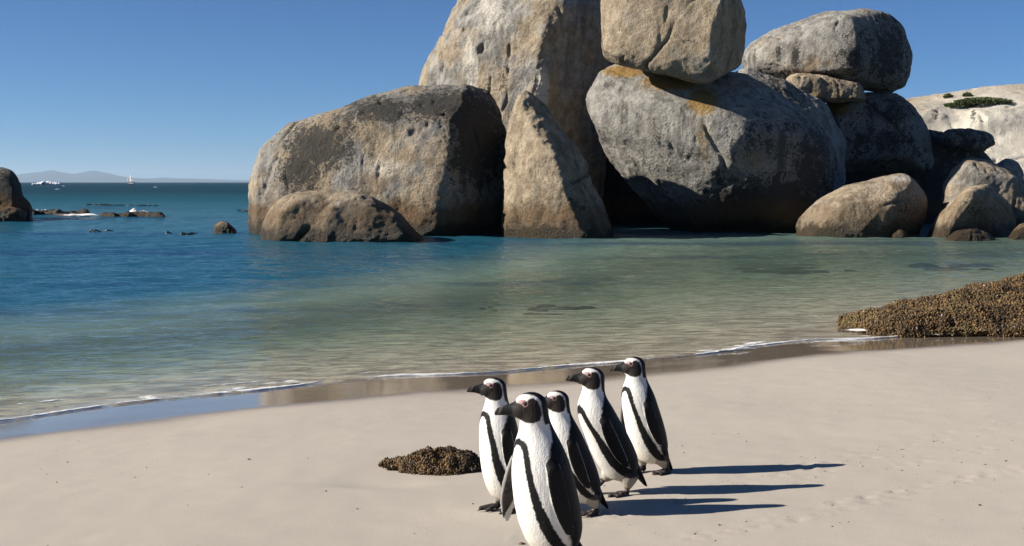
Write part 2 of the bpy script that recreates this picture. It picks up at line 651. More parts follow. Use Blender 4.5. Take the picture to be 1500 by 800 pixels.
def hull_mesh(groups):
    bm = bmesh.new()
    for pts in groups:
        b2 = bmesh.new()
        for p in pts:
            b2.verts.new(p)
        r = bmesh.ops.convex_hull(b2, input=b2.verts[:])
        junk = [e for e in r['geom_interior'] if isinstance(e, bmesh.types.BMVert)]
        bmesh.ops.delete(b2, geom=list(set(junk)), context='VERTS')
        m = bpy.data.meshes.new('t')
        b2.to_mesh(m)
        b2.free()
        bm.from_mesh(m)
        bpy.data.meshes.remove(m)
    me = bpy.data.meshes.new('hull')
    bm.to_mesh(me)
    bm.free()
    return me

def body(outline, D, front, back, ridges=(), inset=0.72, fi=None):
    """points of one convex lump: its outline in the picture at distance D, a shallower ring in front and behind, and ridge points"""
    cx = sum(p[0] for p in outline) / len(outline)
    cy = sum(p[1] for p in outline) / len(outline)
    pts = [at(px, py, D) for px, py in outline]
    for k, dy in ((inset, back), (0.35, back * 1.15)):
        pts += [at(cx + (px - cx) * k, cy + (py - cy) * k, D + dy) for px, py in outline]
    if front:
        k = fi or inset
        pts += [at(cx + (px - cx) * k, cy + (py - cy) * k, D - front) for px, py in outline]
    for r in ridges:
        pts.append(at(r[0], r[1], D + r[2]))
    return pts

def boulder(label, groups, voxel=0.11, smooth=14, amp=1.0, freq=1.0, stains_shade=(), tone=(0.5, 1.0), cat='boulder', sink=True, name='boulder', group='granite boulders in the bay', crack=1.0, mat=None, sub=True, grime=0.6, planes=2, facets=16):
    ROCK_N[0] += 1
    off = np.array([13.7, 5.1, 9.3]) * ROCK_N[0]
    me = remesh(hull_mesh(groups), voxel)
    V = laplacian(coords(me), edges(me), smooth)
    set_coords(me, V)
    if sub:
        subdivide(me)
        V = laplacian(coords(me), edges(me), 2)
        set_coords(me, V)
    # spalled faces: random planes shave shallow flats off the rounded body
    rf = np.random.default_rng(900 + ROCK_N[0])
    cc_ = V.mean(0)
    V = cc_ + (V - cc_) * np.array([1.035, 1.02, 1.03])
    ex_ = (V.max(0) - V.min(0)).min()
    for _ in range(facets):
        nn = rf.normal(size=3) * np.array([1, 1, .8])
        nn /= np.linalg.norm(nn)
        if nn[1] > .3:
            nn[1] *= -1
        hgt = (V - cc_) @ nn
        cut = np.percentile(hgt, 99.7) - ex_ * rf.uniform(.010, .045)
        over = np.maximum(hgt - cut, 0)
        V = V - nn[None] * (over * .85)[:, None]
    set_coords(me, V)
    N = normals(me)
    q = V * freq + off
    d = 0.13 * fbm(q * 0.42, 3)
    d += 0.075 * fbm(q * 1.25 + 3, 4, gain=.42)
    d += 0.028 * np.minimum(fbm(q * 1.9 + 31, 3, ridged=True) - 0.05, 0.25)
    d += 0.030 * fbm(q * 5.0 + 7, 3)
    d += 0.014 * fbm(q * 11.0 + 3, 2)
    # weathered grooves running down the rock
    g = fbm(q * np.array([0.75, 0.75, 0.22]) + 71, 3, ridged=True)
    d -= crack * 0.07 * smoothstep(0.62, 0.85, g)
    # a few long joints cut across the boulder
    rr = np.random.default_rng(ROCK_N[0])
    ext = V.max(0) - V.min(0)
    for _ in range(planes):
        nn = rr.normal(size=3) * np.array([1, .5, .8])
        nn /= np.linalg.norm(nn)
        c0_ = V.mean(0) + rr.uniform(-.33, .33, 3) * ext
        sd_ = (V - c0_) @ nn + 0.22 * fbm(q * .7 + 5, 3)
        fade = smoothstep(-.05, .25, perlin(q * .5 + 44))
        d -= 0.14 * np.exp(-(sd_ / .045) ** 2) * fade
        d += 0.05 * smoothstep(0, .3, sd_) * fade * np.exp(-np.abs(sd_) * 1.5)
    V = V + N * (d * amp)[:, None]
    set_coords(me, V)
    px, py = project(V)
    C = np.zeros((len(V), 3))
    for (sx, sy, rx, ry, ch, st) in stains_shade:  # soft blobs: real stains and lichen, on some rocks painted shade
        e = st * np.exp(-(((px - sx) / rx) ** 2 + ((py - sy) / ry) ** 2))
        C[:, ch] = np.maximum(C[:, ch], e)
    point_color(me, 'stain_shade', C)
    T = np.zeros((len(V), 3))
    T[:, 0], T[:, 1] = tone
    T[:, 2] = grime
    point_color(me, 'tone', T)
    o = link(name, me, mat or GRANITE)
    me.polygons.foreach_set('use_smooth', np.ones(len(me.polygons), dtype=bool))
    return tag(o, label, cat, group)

W = 375   # picture row safely under the waterline for boulders standing in the bay
# great rounded boulder on the left
boulder('great rounded boulder on the left, half black with lichen, beside the tall pale slab',
        [body([(352, W), (348, 300), (358, 256), (386, 217), (426, 186), (490, 163), (545, 141), (610, 128), (680, 126), (728, 136), (747, 160), (741, 190), (738, 230), (738, W)],
              42.6, 0, 3.2, [(655, 150, -2.2), (655, 250, -2.9), (625, W, -2.7), (420, 250, -1.0), (420, W, -1.2), (540, 160, -1.9), (520, 250, -2.1), (700, 140, -1.0), (690, 250, -1.5), (690, W, -1.4)])],
        stains_shade=[(470, 215, 62, 38, 0, .95), (440, 250, 40, 45, 0, .85), (560, 160, 70, 24, 0, .9), (650, 155, 80, 30, 0, .95), (700, 200, 48, 90, 0, 1.0), (500, 185, 40, 30, 0, .7),
                (560, 245, 60, 25, 2, .6), (610, 190, 45, 18, 2, .4), (400, 240, 30, 50, 2, .45)],
        tone=(0.52, 1.0), smooth=22)
boulder('low brown two-humped boulder at the waterline in front of the great rounded left boulder',
        [body([(384, W), (389, 322), (408, 293), (440, 279), (480, 282), (500, 300), (505, W)], 37.6, 1.0, 1.6),
         body([(450, W), (455, 310), (480, 285), (515, 279), (550, 288), (580, 308), (600, 330), (640, W)], 37.4, 1.0, 1.8)],
        smooth=8, stains_shade=[(560, 315, 30, 30, 0, .6)], tone=(0.6, 0.75), amp=.7, freq=1.5)
# tall pale slab running out of the top of the picture
boulder('towering pale granite slab rising out of the top of the photo behind the left boulder',
        [body([(606, 170), (622, 110), (652, 45), (676, -6), (700, -40), (760, -60), (840, -58), (888, -40), (894, 20), (893, 90), (880, 150), (880, W), (620, W)],
              50.0, 0, 4.0, [(810, -26, -2.3), (808, 20, -3.0), (800, 90, -3.2), (785, 150, -3.2), (780, W, -3.2), (690, 30, -1.6), (670, 130, -1.6), (860, 0, -1.5), (850, 150, -1.5)])],
        stains_shade=[(740, 110, 20, 60, 0, .30), (660, 130, 12, 10, 1, .5), (720, 20, 40, 60, 2, .65), (690, 100, 16, 60, 2, .85), (640, 100, 25, 40, 2, .5), (760, 90, 26, 30, 1, .16), (795, 130, 14, 40, 2, .9)],
        tone=(0.5, 1.0), smooth=16, amp=1.25, crack=1.8)
boulder('pointed brown column of rock leaning on the tall slab between the two largest boulders',
        [body([(738, W), (738, 215), (746, 170), (768, 131), (792, 150), (820, 190), (850, 235), (885, 300), (905, W)],
              40.2, 0, 2.6, [(770, 150, -.5), (800, 215, -1.5), (830, 270, -1.9), (860, 320, -2.0), (885, W, -2.0), (765, 280, -1.2), (765, W, -1.4)])],
        stains_shade=[(840, 300, 26, 40, 0, .45), (780, 320, 26, 40, 0, .35)],
        tone=(0.75, 0.9), smooth=7, amp=1.35, freq=1.0)
boulder('dark wedge of rock in the cleft between the pointed column and the big grey boulder',
        [body([(800, W), (800, 200), (835, 60), (900, 60), (980, 230), (1040, 300), (1040, W)], 51.5, 0.4, 2.0)],
        stains_shade=[(900, 250, 200, 200, 0, .8)], tone=(0.5, 1.0))  # dark all over: the shade of the cleft put into the colour
# centre: the big grey boulder with the block balanced on it
boulder('big grey boulder in the middle carrying a square block, streaked with mustard lichen',
        [body([(856, 178), (862, 140), (885, 103), (925, 92), (1000, 105), (1060, 118), (1110, 112), (1150, 135), (1190, 165), (1217, 205), (1226, 250), (1222, 320), (1215, W), (1020, W), (985, 305), (930, 262), (872, 212)],
              45.0, 0, 3.2, [(900, 190, -1.5), (880, 165, -.9), (960, 150, -1.9), (1020, 180, -2.7), (1080, 165, -2.7), (1180, 190, -2.4), (1190, 240, -2.2), (1080, 225, -3.1), (1000, 285, -2.2), (1130, 260, -2.5), (1100, 310, -1.5), (1190, W, -1.2), (1060, W, -.6)])],
        stains_shade=[(915, 104, 40, 10, 1, 1.02), (985, 120, 50, 14, 1, 1.09), (1030, 148, 26, 24, 1, 1.00), (1030, 200, 14, 45, 1, 0.54), (1100, 235, 40, 25, 1, .45), (1095, 240, 40, 22, 1, .42), (1100, 120, 60, 16, 1, .4),
                (1160, 185, 60, 22, 0, .45), (1130, 215, 80, 40, 0, .55), (1190, 240, 45, 70, 0, .8), (980, 250, 60, 50, 0, .38), (1080, 225, 70, 30, 0, .40), (1120, 300, 120, 50, 0, .95),
                (920, 180, 40, 50, 2, .32), (1100, 180, 30, 14, 2, .5)],
        tone=(0.30, 1.0), smooth=9, amp=.9, crack=.7, grime=1.0, planes=3)
boulder('dark olive slab sloping down to the right behind the big grey boulder',
        [body([(1040, W), (1045, 122), (1090, 100), (1150, 120), (1205, 155), (1235, 205), (1240, W)], 48.6, 1.0, 7.0)],
        stains_shade=[(1130, 140, 60, 60, 0, .6), (1160, 170, 60, 40, 1, .40)], tone=(0.4, 1.0), smooth=12)
boulder('square pale block of granite balanced on top of the big grey boulder',
        [body([(878, -20), (881, 10), (887, 88), (925, 95), (1000, 107), (1030, 124), (1055, 112), (1086, 92), (1091, 50), (1086, 0), (1072, -22), (980, -32)],
              43.2, 0, 3.0, [(1062, -22, -1.6), (1062, 10, -1.9), (1055, 50, -2.0), (1040, 85, -1.9), (1030, 118, -1.7), (900, -15, -.9), (895, 70, -.9), (960, 95, -1.3)])],
        stains_shade=[(930, 75, 14, 10, 0, .35), (1000, 70, 25, 20, 0, .25), (920, 90, 40, 20, 1, .12), (1000, 30, 50, 50, 2, .35)],
        tone=(0.55, 0.0), smooth=7, amp=.8, crack=.9)
# right-hand pile
boulder('grey whale-headed boulder perched highest on the right pile against the sky',
        [body([(1090, 112), (1090, 85), (1100, 64), (1125, 48), (1165, 33), (1212, 18), (1262, 13), (1300, 20), (1322, 42), (1333, 78), (1338, 124), (1306, 134), (1250, 130), (1180, 122), (1130, 120)],
              53.5, 0, 3.5, [(1240, 25, -2.2), (1245, 70, -2.8), (1250, 115, -2.5), (1120, 70, -1.2), (1130, 110, -1.4), (1180, 60, -2.0), (1300, 60, -1.6), (1310, 120, -1.6)])],
        stains_shade=[(1255, 80, 38, 48, 0, .62), (1300, 80, 40, 70, 0, .75), (1165, 82, 6, 16, 0, 1.0), (1140, 78, 5, 14, 0, .9), (1130, 115, 40, 12, 0, .9), (1200, 112, 40, 10, 0, .9), (1110, 75, 20, 20, 2, .5)],
        tone=(0.38, 0.0), smooth=12, amp=.9, crack=1.6)
boulder('jagged flat slab wedged under the whale-headed boulder',
        [body([(1148, 120), (1160, 108), (1200, 108), (1262, 122), (1270, 150), (1215, 150), (1160, 140)], 52.0, 1.4, 2.5, inset=.85)],
        stains_shade=[(1225, 125, 20, 20, 0, .5), (1195, 140, 12, 8, 1, .5)], tone=(0.6, 0.0), smooth=3, amp=.9, freq=1.8)
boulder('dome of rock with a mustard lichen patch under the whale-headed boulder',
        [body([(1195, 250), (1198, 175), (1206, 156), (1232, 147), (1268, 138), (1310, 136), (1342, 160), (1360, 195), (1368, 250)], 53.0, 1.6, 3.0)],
        stains_shade=[(1222, 160, 26, 12, 1, 1.0), (1300, 165, 60, 30, 0, .7), (1290, 210, 90, 50, 0, .62)], tone=(0.4, 0.0), smooth=10)  # black blobs paint the shade over the dome into its colour
boulder('long dark boulder in deep shade behind the low rounded boulder on the right',
        [body([(1195, W), (1200, 205), (1250, 192), (1330, 186), (1395, 195), (1440, 215), (1458, 245), (1440, W)], 54.0, 1.0, 3.0)],
        stains_shade=[(1320, 260, 200, 120, 0, .9)], tone=(0.3, 1.0))  # blackened all over, its deep shade painted into the colour
boulder('small dark slab lying on the right end of the long shaded boulder',
        [body([(1375, 205), (1385, 190), (1420, 188), (1452, 196), (1460, 212), (1440, 222), (1390, 218)], 52.6, .7, 1.2)],
        stains_shade=[(1420, 205, 60, 30, 0, .6)], tone=(0.3, 0), smooth=5, freq=1.6, amp=.6, voxel=.08)
boulder('smooth rounded boulder with rusty top lying at the waterline right of the big grey boulder',
        [body([(1163, W), (1166, 330), (1178, 308), (1205, 290), (1240, 273), (1290, 260), (1318, 253), (1340, 262), (1356, 284), (1360, 310), (1350, 335), (1335, W)],
              40.9, 0, 2.0, [(1200, 315, -.9), (1195, W, -.9), (1250, 290, -1.2), (1320, 268, -.8), (1310, 300, -1.35), (1240, 330, -1.4), (1300, W, -1.2)])],
        stains_shade=[(1310, 275, 30, 12, 1, .42), (1270, 320, 50, 30, 0, .3), (1330, 320, 40, 40, 0, .5), (1320, 262, 26, 8, 2, .7)],
        tone=(0.62, 0.55), smooth=14, amp=.45, freq=1.4, voxel=.08)
boulder('triangular brown boulder with a sharp left edge beside the smooth rounded boulder',
        [body([(1346, W), (1370, 322), (1392, 295), (1418, 274), (1448, 271), (1476, 296), (1490, 330), (1488, W)],
              40.2, 0, 1.6, [(1393, 312, -1.1), (1420, 282, -1.2), (1372, W, -1.2), (1450, 300, -.6)])],
        stains_shade=[(1440, 315, 40, 30, 0, .4)], tone=(0.6, 0.5), smooth=5, amp=.5, freq=1.5, voxel=.08)
boulder('light grey jagged boulder at the right edge behind the triangular one',
        [body([(1380, 320), (1382, 272), (1396, 252), (1415, 231), (1446, 237), (1480, 254), (1505, 262), (1560, 290), (1570, W), (1400, W)], 42.8, 1.2, 2.0, inset=.8)],
        stains_shade=[(1440, 255, 40, 14, 0, .3), (1430, 280, 40, 20, 2, .4), (1480, 300, 30, 20, 1, .2)], tone=(0.48, 0.4), smooth=4, amp=.8, freq=1.4, voxel=.09)
boulder('small bluish round boulder in shade at the foot of the pale rock slope',
        [body([(1452, 262), (1458, 240), (1475, 231), (1492, 238), (1500, 256), (1495, 275), (1455, 275)], 46.0, .6, .8)],
        tone=(0.2, 0), smooth=5, amp=.4, freq=1.8, voxel=.07)
for lab, ol, D in (('wide low golden wet boulder awash under the triangular boulder', [(1378, 368), (1384, 350), (1400, 339), (1422, 334), (1444, 339), (1464, 353), (1468, 368)], 38.0),
                   ('golden wet boulder cut by the right edge of the photo at the waterline', [(1472, 368), (1478, 345), (1496, 328), (1530, 322), (1560, 345), (1570, 368)], 38.4),
                   ('tiny brown stone at the waterline right of the smooth rounded boulder', [(1306, 360), (1308, 342), (1318, 335), (1329, 340), (1332, 360)], 39.6)):
    boulder(lab, [body(ol, D, .5, .8)], voxel=.06, smooth=6, amp=.3, freq=2, tone=(0.9, 0.9), stains_shade=[(ol[2][0], 345, 80, 30, 1, .36)])
# left edge and the reef
boulder('dark humped boulder cut by the left edge of the photo',
        [body([(-70, W), (-60, 262), (-35, 248), (5, 247), (20, 252), (28, 266), (32, 285), (34, W)], 58.5, 1.5, 2.5), body([(10, W), (14, 290), (34, 288), (46, 300), (48, W)], 58.0, .8, 1.5)],
        tone=(0.3, 1.0), stains_shade=[(0, 290, 80, 60, 0, .95)], smooth=6, group=None, amp=.5)
boulder('low dark ledge of rock at the foot of the left edge boulder',
        [body([(-60, 335), (-50, 306), (10, 300), (32, 306), (42, 314), (30, 335)], 56.5, 1.0, 1.2)],
        tone=(0.3, 1.0), stains_shade=[(0, 310, 80, 30, 0, .95)], smooth=5, group='low wave-washed reef ledges')
def ledge(label, x0, x1, top, D, n, seed):
    rr = np.random.default_rng(seed)
    base = 267 + CAM_H * F / D
    gs = []
    for i in range(n):
        cx = x0 + (x1 - x0) * (i + .5) / n
        w = (x1 - x0) / n * rr.uniform(.7, 1.1)
        h = (base - top) * rr.uniform(.35, 1.0)
        gs.append(body([(cx - w, base + 5), (cx - w * .7, base - h * .6), (cx - w * .1, base - h), (cx + w * .5, base - h * .8), (cx + w, base + 5)], D + rr.uniform(-.8, .8), .5, .9))
    boulder(label, gs, voxel=.08, smooth=2, amp=.55, freq=2.0, tone=(0.6, 1.0), stains_shade=[((x0 + x1) / 2, top + 6, x1 - x0, 30, 0, .42)], cat='reef ledge', name='reef_ledge', group='low wave-washed reef ledges', planes=0)
ledge('long black ledge awash next to the left edge boulder', 42, 128, 304, 68, 9, 1)
ledge('flat brown ledge awash farther right along the reef', 150, 236, 308, 64, 8, 4)
ledge('short broken brown ledge awash in front of the long black one', 82, 128, 307, 65, 5, 3)
boulder('small lone rock in the blue water left of the great boulder',
        [body([(311, 352), (314, 330), (322, 324), (334, 325), (345, 336), (352, 352)], 42.8, .4, .6)],
        voxel=.05, smooth=5, amp=.35, freq=2.2, tone=(0.7, 0.4), stains_shade=[(338, 340, 14, 16, 0, .8)], group=None)

# pale rock slope on the right horizon
boulder('broad pale sunlit granite slope behind the dark boulders at the right edge',
        [body([(1305, 290), (1315, 150), (1345, 143), (1400, 141), (1450, 137), (1500, 129), (1580, 118), (1700, 108), (1800, 140), (1800, 330), (1500, 330)], 70.0, 3.0, 12.0,
              [(1360, 260, -6), (1420, 200, -3.5), (1480, 300, -10), (1550, 250, -8), (1440, 165, -2.0), (1520, 165, -2.5)]),
         body([(1300, 330), (1320, 175), (1345, 152), (1385, 150), (1410, 165), (1400, 200), (1380, 330)], 67.0, 1.5, 4.0),
         body([(1380, 330), (1400, 190), (1430, 160), (1475, 152), (1520, 160), (1540, 240), (1520, 330)], 66.0, 1.5, 4.0)],
        voxel=.22, smooth=10, amp=1.3, freq=.6, tone=(0.62, 0.0), crack=2.0, planes=7, grime=.35, name='rock_slope', cat='rock slope', group=None,
        stains_shade=[(1450, 200, 170, 100, 2, .95), (1370, 170, 8, 20, 0, .5), (1425, 170, 6, 16, 0, .5)])
for lab, cx, cy, rx, ry, D in (('elongated reef showing dark under the clear water at the centre of the lagoon', 815, 449, 62, 9, 0), ('faint small reef patch under water left of the central one', 712, 449, 30, 7, 0),
                               ('long dark reef patch under water below the smooth rounded boulder', 1165, 390, 90, 7, 0), ('narrow dark reef patch under water near the right edge', 1390, 386, 75, 5, 0)):
    d = ray(cx, cy)
    k = -(CAM_H - (-0.02)) / d.z
    x, y = d.x * k, d.y * k
    zb = float(bed_z(np.array([x]), np.array([y]))[0])
    k = (zb - CAM_H) / d.z
    x, y = d.x * k, d.y * k
    zb = float(bed_z(np.array([x]), np.array([y]))[0])
    wx = rx / F * y
    wy = ry / F * y / (CAM_H / y)
    r2 = np.random.default_rng(int(cx))
    pts = []
    for i in range(11):
        a = r2.uniform(0, 2 * PI)
        rr = math.sqrt(r2.uniform(0, .8))
        mx, my = x + wx * rr * math.cos(a), y + wy * rr * math.sin(a)
        mw = wx * r2.uniform(.22, .48)
        g_ = []
        for k in range(12):
            a = 2 * PI * k / 12
            w_ = mw * r2.uniform(.7, 1.1)
            g_.append(Vector((mx + w_ * math.cos(a), my + w_ * 1.3 * math.sin(a), zb - .12)))
            g_.append(Vector((mx + w_ * .6 * math.cos(a), my + w_ * .8 * math.sin(a), zb + r2.uniform(.005, .025) - .20 * min(0, zb + .25))))
        pts.append(g_)
    pts.append([Vector((x + wx * 1.05 * math.cos(2 * PI * k / 20), y + wy * 1.05 * math.sin(2 * PI * k / 20), zb + dz_)) for k in range(20) for dz_ in (-.35, -.10)])
    boulder(lab, pts, planes=0, voxel=.07, smooth=3, amp=.3, freq=1.6, tone=(0.3, 1.0), stains_shade=[(cx, cy, 400, 200, 0, 1.0)], cat='submerged reef', name='submerged_reef', group='dark reef patches under the water')

# ---------------------------------------------------------------- African penguins
def plumage_material():
    t = NT('plumage')
    c = t.coord()
    col = t.attr('plumage')
    mask = t.attr('gloss', 'Fac')
    n = t.noise(c, 230, 3, 0.6)
    n2 = t.noise(t.scale_vec(c, (1, 1, 0.35)), 120, 3, 0.6)
    cc = t.mix(t.math('MULTIPLY', n, 0.30), col, t.mix(0.5, col, (0.0, 0.0, 0.0)))
    h = t.math('ADD', t.math('MULTIPLY', n2, 0.8), t.math('MULTIPLY', n, 0.4))
    nb = t.bump(h, 0.006, 0.6)
    rough = t.math('SUBTRACT', 0.75, t.math('MULTIPLY', mask, 0.22))
    return t.surface(t.principled(cc, rough, 0.13, nb))

PLUMAGE = plumage_material()
EYE = plain('penguin_eye', (0.03, 0.012, 0.008), 0.08, 0.7)

def v3(*a):
    return Vector(a)

# radii of the trunk along its spine: distance from the hip, forward radius, backward radius, half width
TRUNK = np.array([
    [-.078, .012, .012, .014],
    [-.066, .044, .042, .050],
    [-.040, .076, .070, .078],
    [.000, .092, .085, .092],
    [.060, .102, .088, .100],
    [.120, .103, .086, .103],
    [.180, .098, .082, .101],
    [.235, .090, .077, .098],
    [.275, .081, .070, .090],
    [.305, .072, .063, .077],
    [.328, .061, .057, .063],
    [.350, .052, .050, .051],
    [.375, .047, .046, .046],
    [.400, .047, .046, .044],
    [.425, .040, .040, .037],
    [.445, .022, .022, .020],
])

def spine_points(lean, neck, n=140, fat=1.0):
    u = np.linspace(TRUNK[0, 0], TRUNK[-1, 0], n)
    th = lean + (neck - lean) * smoothstep(.23, .365, u)
    du = u[1] - u[0]
    x = np.concatenate([[0], np.cumsum(np.sin(th[:-1]) * du)])
    z = np.concatenate([[0], np.cumsum(np.cos(th[:-1]) * du)])
    i0 = np.argmin(np.abs(u))
    x -= x[i0]
    z -= z[i0]
    return u, th, x, z

def loft(rings, close=True):
    n, k = len(rings), len(rings[0])
    V = [p for r in rings for p in r]
    Fc = []
    for i in range(n - 1):
        for j in range(k):
            j2 = (j + 1) % k
            Fc.append((i * k + j, i * k + j2, (i + 1) * k + j2, (i + 1) * k + j))
    Fc.append(tuple(reversed(range(k))))
    Fc.append(tuple(range((n - 1) * k, n * k)))
    return V, Fc

def make_penguin(label, pos, scale, facing, lean, neck, head_yaw, head_pitch, hip_z, flippers, legs, tail_drop=0.6, voxel=0.0034, seed=0, fat=1.0, band_shift=0.0, band_w=1.0):
    """facing: compass direction of the breast in the ground plane; lean / neck: tilt of trunk and neck, in degrees"""
    lean, neck, hy, hp = R(lean), R(neck), R(head_yaw), R(head_pitch)
    u, th, sx, sz = spine_points(lean, neck)
    sz = sz + hip_z
    fr = np.interp(u, TRUNK[:, 0], TRUNK[:, 1])
    br = np.interp(u, TRUNK[:, 0], TRUNK[:, 2])
    wr = np.interp(u, TRUNK[:, 0], TRUNK[:, 3])
    k = np.ones(7) / 7
    pad = lambda a: np.convolve(np.pad(a, 3, mode='edge'), k, 'valid')
    ff = 1 + (fat - 1) * smoothstep(.32, .2, u)
    fr, br, wr = pad(fr) * ff, pad(br) * ff, pad(wr) * ff
    SEG = 48
    rings = []
    for i in range(len(u)):
        f = v3(math.cos(th[i]), 0, -math.sin(th[i]))
        c = v3(sx[i], 0, sz[i])
        ring = []
        for j in range(SEG):
            a = 2 * PI * j / SEG
            ca, sa = math.cos(a), math.sin(a)
            r = fr[i] if ca > 0 else br[i]
            ring.append(c + f * (ca * r) + v3(0, 1, 0) * (sa * wr[i]))
        rings.append(ring)
    parts = {'trunk': loft(rings)}
    # head, cheeks and bill in a frame of their own
    i_top = np.argmin(np.abs(u - .405))
    Hm = Matrix.Rotation(hy, 3, 'Z') @ Matrix.Rotation(-hp, 3, 'Y')
    Hc = v3(sx[i_top], 0, sz[i_top]) + v3(0, 0, .012) + Hm @ v3(.008, 0, .0)
    def hpnt(a, b, c):
        return Hc + Hm @ v3(a, b, c)
    hv, hf = ellipsoid(v3(0, 0, 0), (.054, .041, .046), nu=32, nv=20)
    parts['head'] = ([Hc + Hm @ p for p in hv], hf)
    cv, cf = ellipsoid(v3(.018, 0, -.010), (.046, .035, .036), nu=28, nv=16)
    parts['cheek'] = ([Hc + Hm @ p for p in cv], cf)
    bill = []
    for (bx, bz, bw, bh) in ((.030, -.007, .025, .032), (.050, -.007, .018, .0255), (.066, -.007, .0125, .0195), (.082, -.0072, .0092, .0158), (.096, -.0080, .0076, .0145), (.106, -.010, .0062, .0125), (.113, -.0145, .0042, .0072), (.1165, -.018, .0020, .0035)):
        bill.append([hpnt(bx, bw * math.cos(2 * PI * j / 16), bz + bh * math.sin(2 * PI * j / 16)) for j in range(16)])
    parts['bill'] = loft(bill)
    # short wedge of a tail
    i0 = np.argmin(np.abs(u + .045))
    tb = v3(sx[i0], 0, sz[i0]) - v3(math.cos(lean), 0, -math.sin(lean)) * .045
    td = v3(-math.sin(lean + tail_drop), 0, -math.cos(lean + tail_drop))
    tn = td.cross(v3(0, 1, 0)).normalized()
    trings = []
    for (d, w, hh) in ((-.045, .045, .028), (0, .042, .026), (.03, .036, .019), (.065, .029, .012), (.098, .018, .007), (.115, .007, .003)):
        trings.append([tb + td * d + v3(0, 1, 0) * (w * math.cos(2 * PI * j / 18)) + tn * (hh * math.sin(2 * PI * j / 18)) for j in range(18)])
    parts['tail'] = loft(trings)
    # flippers: flat paddles, broad near the elbow and curved to a blunt tip
    fl_frames = {}
    for side, (direction, twist, length, curl) in flippers.items():
        s = 1 if side == 'left' else -1
        iu = np.argmin(np.abs(u - .262))
        f = v3(math.cos(th[iu]), 0, -math.sin(th[iu]))
        root = v3(sx[iu], 0, sz[iu]) + v3(0, s, 0) * (wr[iu] * .93) + f * .016
        d = Vector(direction).normalized()
        d.y *= s
        d.normalize()
        # width direction lies in the plane of the flipper, roughly fore and aft
        wdir = (v3(1, 0, 0) - d * d.x).normalized()
        wdir = Matrix.Rotation(R(twist) * s, 3, d) @ wdir
        ndir = d.cross(wdir).normalized()
        if ndir.y * s < 0:
            ndir = -ndir
        fr_, cen_ = [], []
        st = ((-.004, .006, .004, 0), (.004, .017, .011, 0), (.018, .0215, .0115, 0), (.03, .0245, .010, .002), (.055, .0270, .0085, .004), (.08, .0285, .0075, .004), (.105, .0285, .007, .004), (.13, .0275, .0065, .003), (.17, .0235, .0055, -.002), (.195, .018, .0045, -.008), (.212, .0110, .0036, -.013), (.220, .004, .002, -.016))
        for (q, w, hh, off) in st:
            q2 = q * length / .22
            c = root + d * q2 + wdir * off - ndir * (curl * (q2 / .22) ** 2)
            k = int(np.argmin((sx - c.x) ** 2 + (sz - c.z) ** 2))
            fw = (c.x - sx[k]) * math.cos(th[k]) - (c.z - sz[k]) * math.sin(th[k])
            rr_ = fr[k] if fw > 0 else br[k]
            need = wr[k] * math.sqrt(max(0, 1 - (fw / rr_) ** 2)) + .005 * min(1, q / .03)
            if abs(c.y) < need and q > .01:
                c.y = s * need
            cen_.append(c)
            ring = []
            for j in range(20):
                a = 2 * PI * j / 20
                ring.append(c + wdir * (w * math.cos(a)) + ndir * (hh * math.sin(a)))
            fr_.append(ring)
        parts['flipper_' + side] = loft(fr_)
        fl_frames['flipper_' + side] = (root, d, wdir, ndir, length, [float((c - root) @ ndir) for c in cen_], [q * length / .22 for q, *_ in st])
    # legs: a feathered thigh, a short dark shank and a webbed foot with three toes and claws
    for side, (hip, ankle, yaw, pitch) in legs.items():
        hip, ankle = Vector(hip), Vector(ankle)
        mid = hip.lerp(ankle, .55)
        parts['thigh_' + side] = tube([hip, hip.lerp(ankle, .35), mid, hip.lerp(ankle, .72)], [.046, .037, .026, .017], 16)
        parts['shank_' + side] = tube([mid, ankle, ankle + v3(-.006, 0, -.006)], [.014, .0125, .011], 12)
        Rm = Matrix.Rotation(R(yaw), 3, 'Z') @ Matrix.Rotation(R(pitch), 3, 'Y')
        bits = []
        for an, ln in ((-24, .078), (0, .090), (24, .076)):
            dd = Rm @ v3(math.cos(R(an)), math.sin(R(an)), 0)
            up = Rm @ v3(0, 0, 1)
            a0 = ankle
            bits.append(tube([a0, a0 + dd * ln * .35 + up * .004, a0 + dd * ln * .7 - up * .001, a0 + dd * ln * .92 - up * .003, a0 + dd * ln * 1.08 - up * .008],
                             [.0125, .0095, .0080, .0062, .0022], 10))
        web = []
        for hgt in (.0030, -.0030):
            up = Rm @ v3(0, 0, 1)
            for an, ln in ((0, 0.0), (-24, .066), (-12, .060), (0, .076), (12, .060), (24, .064)):
                web.append(ankle + Rm @ v3(math.cos(R(an)) * ln, math.sin(R(an)) * ln, hgt - .002))
        wf = [(0, 1, 2), (0, 2, 3), (0, 3, 4), (0, 4, 5), (6, 8, 7), (6, 9, 8), (6, 10, 9), (6, 11, 10),
              (0, 6, 7, 1), (1, 7, 8, 2), (2, 8, 9, 3), (3, 9, 10, 4), (4, 10, 11, 5), (5, 11, 6, 0)]
        parts['foot_' + side] = join(bits + [(web, wf)])
    V, Fc = join(parts.values())
    raw = bpy.data.meshes.new('raw')
    raw.from_pydata(V, [], Fc)
    raw.update()
    me = remesh(raw, voxel)
    E = edges(me)
    V = coords(me)
    V0 = laplacian(V, E, 2)
    # soften the joins of neck, shoulders and thighs more than bill, toes and flipper edges
    Vs = laplacian(V0, E, 40)
    trees = {kk: BVHTree.FromPolygons([tuple(p) for p in vv], ff_) for kk, (vv, ff_) in parts.items()}
    names = list(parts)
    Dm = np.zeros((len(V), len(names)))
    for j, kk in enumerate(names):
        tr = trees[kk]
        for i in range(len(V)):
            Dm[i, j] = tr.find_nearest(Vector(V[i]))[3]
